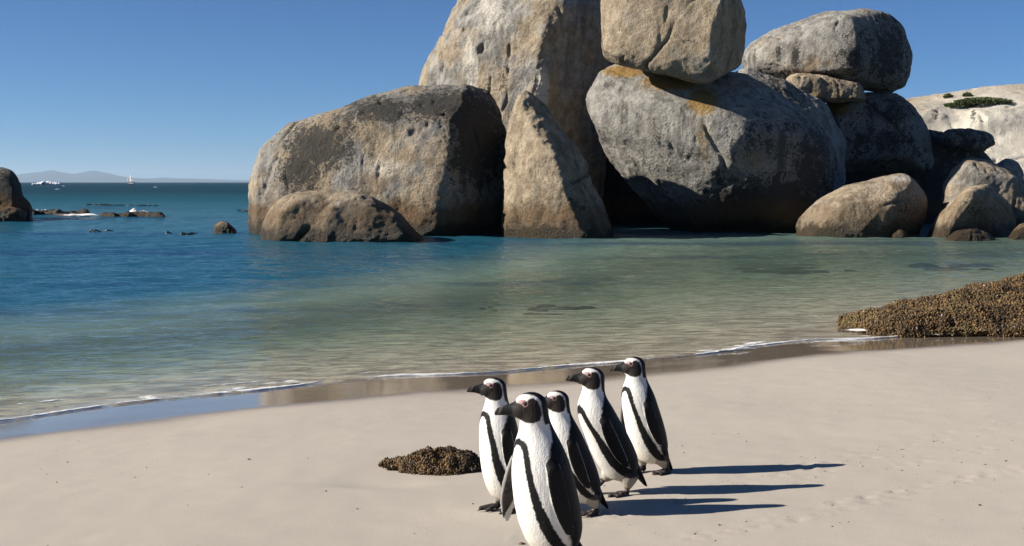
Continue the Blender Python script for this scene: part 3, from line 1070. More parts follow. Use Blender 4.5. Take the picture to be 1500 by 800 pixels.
    idx = {kk: j for j, kk in enumerate(names)}
    bodyish = np.minimum.reduce([Dm[:, idx[kk]] for kk in names if kk in ('trunk', 'head', 'cheek') or kk.startswith('thigh')])
    hard = np.minimum.reduce([Dm[:, idx[kk]] for kk in names if kk == 'bill' or kk.startswith(('flipper', 'foot', 'shank', 'tail'))])
    w = smoothstep(.004, .03, hard)[:, None]
    V = V0 * (1 - w) + Vs * w
    set_coords(me, V)
    N = normals(me)
    who = np.argmin(Dm, axis=1)
    nz = fbm(V * 60 + seed * 7.7, 3) * 1.0
    nz2 = fbm(V * 150 + seed * 3.1, 2)
    # spine coordinates of every vertex
    SP = np.stack([sx, np.zeros_like(sx), sz], 1)
    ui = np.zeros(len(V), int)
    for a in range(0, len(V), 4000):
        dd = ((V[a:a + 4000, None, :] - SP[None]) ** 2).sum(2)
        ui[a:a + 4000] = dd.argmin(1)
    U = u[ui]
    rel = V - SP[ui]
    fwd = rel[:, 0] * np.cos(th[ui]) - rel[:, 2] * np.sin(th[ui])
    phi = np.degrees(np.arctan2(np.abs(rel[:, 1]), fwd))      # 0 at the breast, 180 down the back
    side = np.sign(rel[:, 1])
    WHITE = np.array([.72, .705, .67])
    CREAM = np.array([.58, .52, .42])
    BLACK = np.array([.0085, .0085, .0095])
    BROWN = np.array([.045, .034, .028])
    PINK = np.array([.42, .26, .255])
    col = np.tile(WHITE, (len(V), 1))
    gl = np.zeros(len(V))
    def put(mask, c, gloss=None):
        m = np.clip(mask, 0, 1)[:, None]
        col[:] = col * (1 - m) + np.asarray(c) * m
        if gloss is not None:
            gl[:] = gl * (1 - m[:, 0]) + gloss * m[:, 0]
    jit = nz * 5 + nz2 * 4
    # belly grows creamier towards the legs
    put(smoothstep(.10, -.07, U + nz * .05) * .85, CREAM)
    # black back, narrowing to a nape stripe
    lim = np.interp(U, [-.08, -.02, .06, .16, .22, .27, .30, .33, .37, .43], [102, 92, 82, 73, 70, 78, 91, 110, 127, 132])
    back = smoothstep(-4, 4, phi + jit - lim)
    # horseshoe band: over the breast and down both flanks
    top = .318 + band_shift
    arc = np.radians(phi) * .5 * (fr[ui] + wr[ui])
    bx = np.array([0, .018, .033, .045, .055, .066, .077, .088, .098, .106, .108])
    bu = np.array([top, top - .003, top - .014, top - .036, .250 + band_shift * .6, .205, .145, .085, .03, -.02, -.06])
    bh = np.array([.0100, .0100, .0105, .0110, .0112, .0122, .0150, .0190, .0220, .020, .012]) * band_w
    bd = np.full(len(V), -1.0)
    for i in range(len(bx) - 1):
        ex_, eu_ = bx[i + 1] - bx[i], bu[i + 1] - bu[i]
        tt = np.clip(((arc - bx[i]) * ex_ + (U - bu[i]) * eu_) / (ex_ * ex_ + eu_ * eu_), 0, 1)
        dd = np.hypot(arc - bx[i] - tt * ex_, U - bu[i] - tt * eu_)
        bd = np.maximum(bd, bh[i] + (bh[i + 1] - bh[i]) * tt - dd)
    band = smoothstep(-.0018, .0018, bd + .0030 * nz + .0034 * nz2 + .003 * fbm(V * 18 + seed * 5.1, 2))
    # the white stripe between band and back closes low on the flank, behind the flipper
    trunk_like = (who == idx['trunk']) | np.array([names[i].startswith('thigh') for i in who]) | (who == idx['tail'])
    band_c = BLACK
    hy_fade = smoothstep(.36, .345, U)
    put(back * trunk_like, BLACK, 1.0)
    put(band * trunk_like * hy_fade, band_c, .6)
    put(smoothstep(.25, .6, fbm(V * 26 + seed, 3)) * smoothstep(.02, -.07, U) * .35 * trunk_like * (1 - np.clip(back + band, 0, 1)), BROWN * 5)
    # odd dark spots on the breast
    r = np.random.default_rng(100 + seed)
    for _ in range(8):
        su, sp, ss, rr = r.uniform(-.02, .24), r.uniform(2, 48), r.choice([-1, 1]), r.uniform(.0014, .0030)
        dist = np.sqrt((U - su) ** 2 + ((phi * side - sp * ss) * PI / 180 * .09) ** 2)
        put(smoothstep(rr * 1.25, rr * .7, dist) * trunk_like * .9, BROWN)
    # head pattern, in the head's own frame
    q = (V - np.array(Hc)) @ np.array(Hm)
    a, b, c = q[:, 0], q[:, 1], q[:, 2]
    a2, c2 = a + nz2 * .0016, c + nz2 * .0016
    on_head = np.minimum(np.minimum(Dm[:, idx['head']], Dm[:, idx['cheek']]), Dm[:, idx['bill']]) < .006
    headish = (on_head | (U > .36)) & (~np.array([names[i].startswith('flipper') for i in who]))
    # white, then black crown and nape
    put(headish * 1.0, WHITE, 0)
    ang_t = np.degrees(np.arctan2(c, a))         # 90 on top, 180 at the back
    ang_t = np.where(ang_t < -90, ang_t + 360, ang_t)
    wid = np.interp(ang_t, [48, 66, 90, 130, 170, 215, 260], [0, .010, .020, .026, .032, .035, .037])
    crown = smoothstep(.003, -.003, np.abs(b) - wid + nz2 * .002) * (ang_t > 48)
    put(crown * headish, BLACK, 1.0)
    nape = smoothstep(-4, 4, phi + jit * .6 - 133) * ((U > .30) & (a < .0))
    put(nape * headish, BLACK, 1.0)
    poly = np.array([(.080, .016), (.052, .020), (.040, .017), (.028, .014), (.017, .017), (.006, .027), (-.008, .030), (-.021, .020), (-.029, .000), (-.031, -.024), (-.024, -.040), (-.004, -.047), (.024, -.044), (.044, -.032), (.08, -.020)])
    inside = np.zeros(len(V), bool)
    dmin = np.full(len(V), 9.0)
    for i in range(len(poly)):
        p, p2 = poly[i], poly[(i + 1) % len(poly)]
        cond = ((p[1] > c2) != (p2[1] > c2))
        xin = (p2[0] - p[0]) * (c2 - p[1]) / (p2[1] - p[1] + 1e-12) + p[0]
        inside ^= cond & (a2 < xin)
        e = p2 - p
        tt = np.clip(((a2 - p[0]) * e[0] + (c2 - p[1]) * e[1]) / (e @ e), 0, 1)
        dmin = np.minimum(dmin, np.hypot(a2 - p[0] - tt * e[0], c2 - p[1] - tt * e[1]))
    sd = np.where(inside, dmin, -dmin)
    put(smoothstep(-.0015, .0015, sd) * headish, BROWN * .45 + BLACK * .4, .7)
    # bare pink skin over the eye
    ex, ez = .0185, .0145
    pk = ((a2 - .027) / .0138) ** 2 + ((c2 - .0195) / .0068) ** 2
    put(smoothstep(1.15, .75, pk) * headish * (np.abs(b) > .012), PINK, .2)
    ring = np.hypot(a - ex, c - ez)
    put(smoothstep(.0105, .0085, ring) * headish * (np.abs(b) > .015), PINK * .8, .2)
    put(smoothstep(.0068, .0060, ring) * headish * (np.abs(b) > .015), BLACK, .5)
    bl = Dm[:, idx['bill']] < .0045
    put((bl & (a > .046)) * 1.0, BLACK * 1.1 + .006, 1.0)
    put((bl & (a > .046)) * smoothstep(.006, .003, np.abs(a + c * .5 - .094)) * .45, [.22, .20, .19])
    # tail, feet, flippers
    tl = who == idx['tail']
    put(tl * smoothstep(.006, .0, Dm[:, idx['tail']]) * 1.0, BLACK, .8)
    for kk in names:
        m = who == idx[kk]
        if kk.startswith(('foot', 'shank')):
            put(m * 1.0, [.030, .026, .026], .4)
            put(m * smoothstep(.05, .35, nz) * .65, [.20, .15, .15], .3)
        if kk.startswith('thigh'):
            put(m * smoothstep(.1, -.3, nz + (V[:, 2] - hip_z + .02) * 14) * .55, BROWN * 2.2)
        if kk in fl_frames:
            root, d, wdir, ndir, ln, offs, qs = fl_frames[kk]
            rr = V - np.array(root)
            qq = rr @ np.array(d)
            ww = rr @ np.array(wdir)
            hh = rr @ np.array(ndir) - np.interp(qq, qs, offs)
            nn = N @ np.array(ndir)
            mm = m
            put(mm * 1.0, BLACK, .9)
            inner = smoothstep(-.15, -.5, nn)
            put(mm * inner * 1.0, [.060, .050, .044], .3)
            put(mm * inner * smoothstep(-.1, .35, nz + .25 * np.sin(qq * 60)) * .75, [.025, .02, .02], .3)
            wid_q = np.interp(qq, [0, .08, .17, .22], [.022, .0275, .0225, .006])
            put(mm * smoothstep(.10, -.08, hh / .0075) * smoothstep(-.7, -.95, ww / wid_q) * .85, WHITE * .9, 0)
            put(mm * smoothstep(.25, -.05, hh / .0075) * smoothstep(.82, .98, ww / wid_q) * .55, WHITE * .8, 0)
    point_color(me, 'plumage', col)
    point_float(me, 'gloss', gl)
    me.polygons.foreach_set('use_smooth', np.ones(len(me.polygons), dtype=bool))
    o = link('penguin', me, PLUMAGE, loc=pos)
    o.scale = (scale,) * 3
    o.rotation_euler = (0, 0, facing)
    tag(o, label, 'penguin', 'penguins walking up the beach')
    # eyes
    tr = BVHTree.FromPolygons([tuple(p) for p in V], [tuple(p.vertices) for p in me.polygons])
    for s in (1, -1):
        hit = tr.ray_cast(hpnt(ex, s * .09, ez), Hm @ v3(0, -s, 0))
        if hit[0] is None:
            continue
        ev, ef = ellipsoid(hit[0] + (Hm @ v3(0, -s * .0022, 0)), (.0054, .0054, .0054), nu=14, nv=8)
        link('eye', mesh_from('eye', ev, np.array(ef)), EYE, parent=o)
    return o

def face(deg):
    """breast direction: 0 looks straight at the camera, 90 to the left of the picture"""
    return math.atan2(-math.cos(R(deg)), -math.sin(R(deg)))

HANG = ((-.12, .16, -1.0), 0, .22, .0)
def put_penguin(label, foot_px, height_px, **kw):
    """stands a penguin on the sand under foot_px; height_px: how tall it looks"""
    p = on_sand(*foot_px)
    dist = (p - cam.location).length
    scale = height_px / F * dist / 0.60
    p.z -= 0.002
    return make_penguin(label, p, scale, **kw)

put_penguin('nearest penguin, largest of the five, its feet below the frame', (812, 832), 270,
            facing=face(61), lean=12, neck=8, head_yaw=-28, head_pitch=-4, hip_z=.120, seed=1,
            flippers={'left': ((-.22, .06, -1.0), 8, .250, .0), 'right': ((.14, .27, -.95), -25, .25, .0)},
            legs={'left': ((-.005, .045, .09), (.015, .050, .014), 8, 0), 'right': ((-.005, -.045, .09), (.03, -.050, .014), -8, 0)}, voxel=.0031, fat=1.05)
put_penguin('penguin at the left of the group, behind the nearest one, bill pointing out to sea', (742, 748), 204,
            facing=face(62), lean=8, neck=4, head_yaw=-20, head_pitch=3, hip_z=.118, seed=2, fat=.95, band_w=1.15,
            flippers={'left': ((-.16, .05, -1.0), 4, .24, .0), 'right': ((-.12, .10, -1.0), 0, .22, .0)},
            legs={'left': ((-.005, .045, .09), (-.03, .044, .014), 6, 0), 'right': ((0, -.045, .09), (.02, -.042, .014), 0, 0)})
put_penguin('penguin half hidden behind the nearest one, leaning forward so its tail and one foot show', (854, 753), 193,
            facing=face(66), lean=22, neck=4, head_yaw=-20, head_pitch=0, hip_z=.130, seed=3, fat=.95, band_w=.9,
            flippers={'left': ((-.34, .06, -1.0), 6, .245, .0), 'right': ((-.2, .2, -1.0), 0, .22, .0)},
            legs={'left': ((-.02, .045, .10), (-.045, .048, .016), 4, 0), 'right': ((.0, -.045, .10), (.05, -.05, .02), 0, 0)}, tail_drop=.25)
put_penguin('striding penguin leaning well forward, neck stretched and one foot lifted off the sand', (909, 723), 198,
            facing=face(68), lean=27, neck=-4, head_yaw=-20, head_pitch=3, hip_z=.135, seed=4, band_shift=-.02, fat=.93, band_w=1.2,
            flippers={'left': ((-.46, .06, -1.0), 4, .25, .0), 'right': ((-.30, .2, -1.0), 0, .22, .0)},
            legs={'left': ((-.02, .045, .10), (-.005, .048, .013), 4, 0), 'right': ((.02, -.045, .10), (.075, -.05, .042), 0, 24)}, tail_drop=.15)
put_penguin('penguin farthest to the right, upright with its pale breast turned towards the camera', (954, 693), 180,
            facing=face(62), lean=17, neck=2, head_yaw=-30, head_pitch=-3, hip_z=.125, seed=5, fat=.94, band_w=1.05,
            flippers={'left': ((-.32, .06, -1.0), 6, .230, .0), 'right': ((-.1, .2, -1.0), 0, .21, .0)},
            legs={'left': ((-.015, .045, .10), (-.065, .052, .014), 0, 0), 'right': ((.02, -.045, .10), (.01, -.05, .014), 0, 0)}, tail_drop=.30)

# ---------------------------------------------------------------- mussel-covered rocks
def shell_material():
    t = NT('mussel_shells')
    c = t.pos()
    v = t.attr('shade', 'Fac')
    n = t.noise(c, 2.2, 5, 0.6)
    col = t.mix(t.ramp(v, 0.0, 0.55), (0.014, 0.010, 0.007), (0.100, 0.056, 0.020))
    col = t.mix(t.ramp(v, 0.5, 0.93), col, (0.190, 0.115, 0.038))
    col = t.mix(t.math('MULTIPLY', t.ramp(n, 0.5, 0.68), 0.65), col, (0.120, 0.088, 0.030))
    col = t.mix(t.math('MULTIPLY', t.ramp(n, 0.46, 0.32), 0.75), col, (0.012, 0.009, 0.006))
    col = t.mix(t.ramp(v, 0.962, 0.972), col, (0.30, 0.26, 0.21))
    return t.surface(t.principled(col, 0.5, 0.35))

SHELLS = shell_material()
CRUST = plain('mussel_crust', (0.055, 0.038, 0.020), 0.8, 0.2, 25.0, 0.02, 0.5)

ICO = None
def ico():
    global ICO
    if ICO is None:
        bm = bmesh.new()
        bmesh.ops.create_icosphere(bm, subdivisions=1, radius=1.0)
        ICO = (np.array([v.co[:] for v in bm.verts]), np.array([[v.index for v in f.verts] for f in bm.faces]))
        bm.free()
    return ICO

def shells_on(me, count, size, parent, seed, keep=None):
    r = np.random.default_rng(seed)
    V = coords(me)
    N = normals(me)
    me.calc_loop_triangles()
    T = np.array([t.vertices[:] for t in me.loop_triangles])
    A = np.linalg.norm(np.cross(V[T[:, 1]] - V[T[:, 0]], V[T[:, 2]] - V[T[:, 0]]), axis=1)
    if keep is not None:
        A = A * keep(V[T].mean(1))
    pick = r.choice(len(T), count, p=A / A.sum())
    w = r.dirichlet((1, 1, 1), count)
    P = np.einsum('ij,ijk->ik', w, V[T[pick]])
    Nn = np.einsum('ij,ijk->ik', w, N[T[pick]])
    Nn /= np.linalg.norm(Nn, axis=1)[:, None]
    iv, fi = ico()
    nv = len(iv)
    rnd = r.normal(size=(count, 3))
    # shells stick out of the bed at random tilts
    ax = Nn * 0.9 + rnd * 0.55
    ax /= np.linalg.norm(ax, axis=1)[:, None]
    bx = np.cross(ax, r.normal(size=(count, 3)))
    bx /= np.linalg.norm(bx, axis=1)[:, None]
    cx = np.cross(ax, bx)
    sz = size * np.minimum(r.lognormal(0, .32, count), 1.7)
    out = (P + Nn * (sz * .25)[:, None])[:, None, :] + sz[:, None, None] * (iv[None, :, 0:1] * ax[:, None, :] * 1.0 + iv[None, :, 1:2] * bx[:, None, :] * .55 + iv[None, :, 2:3] * cx[:, None, :] * .36)
    Fc = (fi[None] + (np.arange(count) * nv)[:, None, None]).reshape(-1, 3)
    m2 = mesh_from('mussels', out.reshape(-1, 3), Fc)
    clump = fbm(P * 3.0 / (size * 14) * .5 + seed, 3)
    sh = np.clip(r.random(count) * .75 + .25 * np.clip(clump + .5, 0, 1) + (r.random(count) > .975) * .4, 0, 1)
    point_float(m2, 'shade', np.repeat(sh, nv))
    o = link('mussel_bed', m2, SHELLS, parent=parent)
    o['kind'] = 'stuff'
    return o

def lump(name, label, cat, groups, voxel, smooth, amps, seed, group=None):
    me = remesh(hull_mesh(groups), voxel)
    V = laplacian(coords(me), edges(me), smooth)
    set_coords(me, V)
    N = normals(me)
    d = np.zeros(len(V))
    for a, f in amps:
        d += a * fbm(V * f + seed, 3)
    set_coords(me, V + N * d[:, None])
    me.polygons.foreach_set('use_smooth', np.ones(len(me.polygons), dtype=bool))
    o = link(name, me, CRUST)
    return tag(o, label, cat, group), me

# small one lying on the sand left of the penguins
c0 = on_sand(632, 692)
mpp = (c0 - cam.location).length / F
def spt(px, py, back=0.0):
    """a point over the sand patch: picture offset from the rock's foot, back = metres away from the camera"""
    return Vector((c0.x + (px - 632) * mpp, c0.y + back, c0.z + (692 - py) * mpp))
g1 = []
for px, py, b in ((583, 696, 0), (590, 676, .02), (606, 664, .04), (628, 657, .06), (650, 660, .06), (680, 664, .07), (700, 676, .05), (708, 690, .04), (690, 694, -.05), (655, 700, -.09), (620, 696, -.06),
                  (600, 694, .14), (690, 690, .17), (645, 690, .20), (640, 672, -.03), (680, 678, -.02)):
    g1.append(spt(px, py, b))
for px, b in ((590, 0), (650, -.08), (700, 0), (650, .2)):
    g1.append(spt(px, 712, b))
g2 = [spt(px, py, b) for px, py, b in ((549, 685, .05), (556, 680, .07), (575, 677, .09), (600, 675, .1), (598, 684, .03), (570, 683, .04), (560, 695, .08), (600, 700, .08), (600, 680, .16), (565, 682, .13))]
o, me = lump('mussel_rock', 'small brown mussel-crusted rock half buried in the sand beside the penguins', 'rock', [g1, g2], .011, 4, ((.045, 6), (.026, 14), (.014, 30)), 3.1)
shells_on(me, 7000, .0072, o, 5, lambda P: (P[:, 2] > c0.z - .03) * 1.0)

# the large one reaching in from the right edge
d0 = at(1240, 472, 14.6)
def rpt(px, py, Y):
    return at(px, py, Y)
g = [rpt(px, py, Y) for px, py, Y in ((1250, 467, 14.6), (1262, 460, 14.8), (1275, 472, 14.2), (1300, 458, 14.9), (1340, 446, 15.1), (1345, 484, 13.9), (1400, 430, 15.4), (1450, 413, 15.7), (1500, 404, 15.9),
                                      (1560, 398, 16.1), (1640, 402, 16.1), (1430, 484, 13.8), (1500, 484, 13.7), (1600, 482, 13.8), (1450, 455, 14.2), (1540, 445, 14.2), (1700, 440, 15.0))]
gb = []
for p in g:
    gb.append(Vector((p.x * 1.03, p.y + 1.1, max(-.25, p.z * .55 - .1))))
    gb.append(Vector((p.x, p.y + .3, -.35)))
g3 = [rpt(px, py, Y) for px, py, Y in ((1246, 466, 14.7), (1258, 461, 14.8), (1300, 462, 14.6), (1310, 478, 14.0), (1275, 474, 14.2))] + [Vector((rpt(1235, 470, 14.6).x, 15.2, -.2)), Vector((rpt(1300, 470, 14.6).x, 15.2, -.2)), Vector((rpt(1290, 470, 14.6).x, 14.4, -.3))]
o, me = lump('mussel_rock', 'long low rock covered in mussels, reaching into the shallows from the right edge', 'rock', [g + gb, g3], .035, 4, ((.13, 1.5), (.06, 4), (.03, 12)), 8.4)
shells_on(me, 38000, .0165, o, 9, lambda P: ((P[:, 2] > -.08) & (P[:, 1] < 16.8)) * 1.0)

# ---------------------------------------------------------------- foam
def foam_material(name='foam', thr=0.5):
    t = NT(name)
    c = t.pos()
    n = t.noise(c, 9, 5, 0.65)
    n2 = t.noise(c, 45, 3, 0.6)
    a = t.math('MULTIPLY', t.attr('cover', 'Fac'), t.math('ADD', 0.25, t.math('ADD', n, t.math('MULTIPLY', n2, 0.6))))
    a = t.ramp(a, thr, thr + 0.25)
    pr = t.principled((0.80, 0.80, 0.78), 0.55, 0.3)
    tr = t.n('ShaderNodeBsdfTransparent')
    mx = t.n('ShaderNodeMixShader')
    t.set(mx.inputs[0], a)
    t.t.links.new(tr.outputs[0], mx.inputs[1])
    t.t.links.new(pr, mx.inputs[2])
    return t.surface(mx.outputs[0])

FOAM = foam_material()

def sea_z(x, y):
    return max(float(bed_z(np.array([x]), np.array([y]))[0]), 0.0)

def foam_ribbon(name, label, path, width, height, seed, cover=1.0):
    """a lumpy lens of bubbles following a path on the water's edge"""
    r = np.random.default_rng(seed)
    path = np.array(path)
    seg = np.concatenate([[0], np.cumsum(np.linalg.norm(np.diff(path, axis=0), axis=1))])
    n = int(seg[-1] / .02)
    t = np.linspace(0, seg[-1], n)
    x, y = np.interp(t, seg, path[:, 0]), np.interp(t, seg, path[:, 1])
    tx, ty = np.gradient(x), np.gradient(y)
    ln = np.hypot(tx, ty)
    nx, ny = -ty / ln, tx / ln
    q = np.stack([t * .9, t * 0 + seed, t * 0], 1)
    off = .07 * fbm(q * .9, 3)
    wd = width * np.clip(.75 + 1.5 * fbm(q * 1.2 + 5, 3), .12, 2.4)
    V, C, k = [], [], 9
    for j in range(k):
        s = j / (k - 1) * 2 - 1
        px, py = x + nx * (off + wd * s), y + ny * (off + wd * s)
        prof = max(0, 1 - s * s)
        z = np.maximum(bed_z(px, py), 0.0) + .010 + height * prof * np.clip(.7 + fbm(np.stack([px * 14, py * 14, px * 0], 1), 2), .1, 2)
        if j in (0, k - 1):
            z -= .012
        V.append(np.stack([px, py, z], 1))
        C.append(np.full(n, cover * (1.0 if 0 < j < k - 1 else .4)) * np.clip(.72 + .9 * fbm(q * 1.1 + 11, 3) + .5 * fbm(q * 6 + 3, 2), .05, 1.3))
    V = np.stack(V, 1).reshape(-1, 3)
    i = np.arange(n * k).reshape(n, k)
    Fc = np.stack([i[:-1, :-1], i[1:, :-1], i[1:, 1:], i[:-1, 1:]], -1).reshape(-1, 4)
    me = mesh_from(name, V, Fc)
    point_float(me, 'cover', np.stack(C, 1).reshape(-1))
    o = link(name, me, FOAM)
    return tag(o, label, 'foam', kind='stuff')

xs_ = np.linspace(-9, 5.3, 80)
edge = [(x, shore_y(x) + .06 - .10 * math.sin(x * 1.3 + .6) / .857 - .06 * math.sin(x * 3.1 + 2) / .857) for x in xs_]
foam_ribbon('shore_foam', 'thin white line of foam along the edge of the water', edge, .028, .007, 3, 1.08)
lace = [(x, y + .16 + .05 * math.sin(x * 2.3)) for x, y in edge]
foam_ribbon('shore_foam', 'lacy film of bubbles just behind the white foam line', lace, .075, .004, 9, .64)
inner = [(x, shore_y(x) + .62 + .12 * math.sin(x * 1.1)) for x in np.linspace(-7, -1.2, 50)]
foam_ribbon('ripple_foam', 'broken foam specks on the second ripple behind the shore line on the left', inner, .02, .008, 6, .62)
def splash(name, label, cx, cy, rx, ry, h, seed, cover=1.0, ang=0.0, n=60, mat=None):
    """a mound of broken water: bubbly heap with a lumpy top"""
    u = np.linspace(-1, 1, n)
    A, B = np.meshgrid(u, u)
    A, B = A.ravel(), B.ravel()
    rr = np.sqrt(A * A + B * B)
    ca, sa = math.cos(ang), math.sin(ang)
    x = cx + ca * A * rx - sa * B * ry
    y = cy + sa * A * rx + ca * B * ry
    q = np.stack([A * 2.2 + seed, B * 2.2, A * 0], 1)
    f = fbm(q, 4)
    z = np.maximum(bed_z(x, y), 0) + .012 + h * np.clip(1 - rr * rr, 0, 1) * np.clip(.55 + 1.1 * f, 0.02, 2)
    i = np.arange(n * n).reshape(n, n)
    Fc = np.stack([i[:-1, :-1], i[:-1, 1:], i[1:, 1:], i[1:, :-1]], -1).reshape(-1, 4)
    me = mesh_from(name, np.stack([x, y, z], 1), Fc)
    point_float(me, 'cover', cover * np.clip(1.25 * (1 - rr) + .5 * f, 0, 1.3))
    return tag(link(name, me, mat or FOAM), label, 'foam', kind='stuff')
p = gxy(1380, 489, .03)
splash('rock_wash', 'white wash of foam breaking at the foot of the long mussel rock', p[0], p[1], .50, .22, .06, 4, 1.3, .25)
p = gxy(1285, 484, .02)
p3 = gxy(1075, 513, .01)
splash('shore_wash', 'thicker patch of foam on the shore line right of the penguins', p3[0], p3[1], .30, .07, .022, 12, 1.2, .5)
p4 = gxy(1230, 502, .01)
splash('shore_wash', 'long thin patch of foam on the shore line before the mussel rock', p4[0], p4[1], .55, .06, .02, 15, 1.1, .45)
splash('rock_wash', 'thin foam streak in front of the tip of the long mussel rock', p[0], p[1], .75, .16, .03, 7, .85, .15)
for k, (px, py, w, d, h, cv) in enumerate(((60, 313, 1.0, .7, .25, 1.2), (118, 317, 1.8, .5, .14, 1.0), (201, 314, .9, .6, .30, 1.3), (95, 321, 1.2, .5, .08, .8))):
    p = gxy(px, py, 0)
    splash('reef_wash', ['white wash beside the left edge boulder', 'long foam line in front of the reef', 'burst of spray on the right reef ledge', 'faint foam nearest the camera off the reef'][k], p[0], p[1], w, d, h, 20 + k, cv)

# ---------------------------------------------------------------- kelp and whitecaps
KELP = plain('kelp', (0.018, 0.016, 0.008), 0.35, 0.5, 4.0, 0.02, 0.4)
def kelp(px, py, w, label, n=14, seed=0, hh=.055):
    r = np.random.default_rng(seed)
    x, y = gxy(px, py, 0)
    root = bpy.data.objects.new('kelp', None)
    COL.objects.link(root)
    root.location = (x, y, 0)
    for _ in range(n):
        bx, by = r.uniform(-w, w), r.uniform(-.9, .9)
        L_ = r.uniform(.25, .7)
        a = r.uniform(-.5, .5)
        pts = [Vector((bx, by, -.06)), Vector((bx + L_ * .35 * math.cos(a), by + L_ * .35 * math.sin(a), hh * r.uniform(.5, 1.1))), Vector((bx + L_ * math.cos(a), by + L_ * math.sin(a), -.03))]
        v, f = tube(pts, [.03, .055, .02], 8, .6)
        link('frond', mesh_from('frond', v, f), KELP, parent=root)
    return tag(root, label, 'kelp', 'floating kelp')
kelp(140, 300, 1.2, 'dark kelp fronds right behind the black reef ledge', 14, 1)
kelp(160, 301, 1.5, 'dark kelp fronds floating right of the reef, nearest to the ledge', 16, 2)
kelp(212, 301, .7, 'small kelp clump floating below the sailing ship', 8, 3)
kelp(345, 309, .35, 'single dark kelp head close to the great left boulder', 4, 4)
kelp(136, 339, .3, 'tiny kelp head alone in the open blue water nearest the beach', 3, 5)
kelp(262, 343, .7, 'thin kelp streak left of the small lone rock', 5, 6)
for k, (px, py, w, h) in enumerate(((93, 273, 1.0, .30), (84, 278, .8, .25), (227, 275, .9, .35))):
    p = gxy(px, py, 0)
    splash('whitecap', 'small whitecap on the open sea, ' + ['below the mountains at the left', 'just left of the brightest one', 'right of the sailing ship'][k],
           p[0], p[1], w, 1.5, h, 40 + k, 1.0, n=24)
# the breaker near the horizon
def breaker(px, py, w, h, seed):
    x, y = gxy(px, py, 0)
    r = np.random.default_rng(seed)
    bits = []
    for i in range(46):
        a = r.uniform(-1, 1)
        hh = h * (1 - a * a) ** .7 * r.uniform(.3, 1.0) * (1.0 if a > -.3 else .7)
        rr = h * r.uniform(.16, .34)
        bits.append(ellipsoid((x + a * w, y + r.uniform(-3, 3), hh * .75), (rr * 1.9, rr * 1.4, rr), nu=10, nv=7))
    V, Fc = join(bits)
    me = remesh(mesh_from('tmp', V, Fc), h * .07)
    V = coords(me)
    set_coords(me, V + normals(me) * (fbm(V * 2.2 / h, 3) * h * .10)[:, None])
    m = plain('white_water', (0.78, 0.79, 0.80), 0.7, 0.2)
    o = link('breaking_wave', me, m)
    return tag(o, 'white breaking wave on the horizon at the left', 'wave', kind='stuff')
breaker(68, 270.5, 9.0, 2.6, 3)

# ---------------------------------------------------------------- sailing ship on the horizon
HULL = plain('ship_hull', (0.030, 0.030, 0.038), 0.5, 0.4)
SAIL = plain('ship_sail', (0.72, 0.70, 0.68), 0.8, 0.2)
MAST = plain('ship_mast', (0.20, 0.16, 0.12), 0.6, 0.3)
def ship():
    Y = 900.0
    base = at(192, 268, Y)
    k = Y / F
    root = bpy.data.objects.new('sailing_ship', None)
    COL.objects.link(root)
    root.location = (base.x, Y, 0)
    tag(root, 'small two-masted sailing ship with pale sails on the horizon', 'ship')
    rings = []
    for i in range(13):
        t = i / 12 * 2 - 1
        w = .95 * max(.04, 1 - abs(t) ** 2.6)
        sh = .45 * t * t
        rings.append([Vector((t * 4.3, w * 1.15, 1.25 + sh)), Vector((t * 4.1, w, .4)), Vector((t * 3.7, w * .4, -.4)), Vector((t * 3.7, -w * .4, -.4)), Vector((t * 4.1, -w, .4)), Vector((t * 4.3, -w * 1.15, 1.25 + sh))])
    v, f = loft(rings)
    link('hull', mesh_from('hull', v, f), HULL, parent=root)
    v, f = join([tube([(1.0, 0, 1.5), (2.4, 0, 1.55)], [.75, .7], 8, .9), tube([(4.0, 0, 1.6), (6.0, 0, 2.3)], [.08, .04], 6)])
    link('deckhouse', mesh_from('deckhouse', v, f), HULL, parent=root)
    for mx, mh in ((.6, 8.6), (-2.6, 6.4)):
        v, f = join([tube([(mx, 0, 1.2), (mx, 0, mh)], [.12, .05], 8), tube([(mx - 2.0, 0, 2.1), (mx, 0, 2.0)], [.07, .06], 6)])
        link('mast', mesh_from('mast', v, f), MAST, parent=root)
    def sail(pts, bulge):
        a, b, c, d = [Vector(p) for p in pts]
        V, Fc, n = [], [], 9
        for side in (0, 1):
            for i in range(n):
                for j in range(n):
                    s, t = i / (n - 1), j / (n - 1)
                    p = (a.lerp(b, s)).lerp(d.lerp(c, s), t)
                    V.append(p + Vector((0, -bulge * math.sin(PI * s) * math.sin(PI * t) + side * .03, 0)))
        for side in (0, 1):
            for i in range(n - 1):
                for j in range(n - 1):
                    o = side * n * n
                    q = (o + i * n + j, o + (i + 1) * n + j, o + (i + 1) * n + j + 1, o + i * n + j + 1)
                    Fc.append(q if side else q[::-1])
        link('sail', mesh_from('sail', V, Fc), SAIL, parent=root)
    sail(((.5, 0, 2.3), (-1.3, -.3, 2.3), (-.6, -.2, 5.6), (.5, 0, 7.4)), .35)
    sail(((.8, 0, 7.2), (.85, -.05, 7.0), (1.7, -.1, 2.6), (.9, 0, 2.5)), .2)
    sail(((-2.7, 0, 2.4), (-3.9, -.3, 2.4), (-3.4, -.2, 4.2), (-2.7, 0, 5.2)), .25)
    root.rotation_euler = (0, 0, R(-38))
    return root
ship()

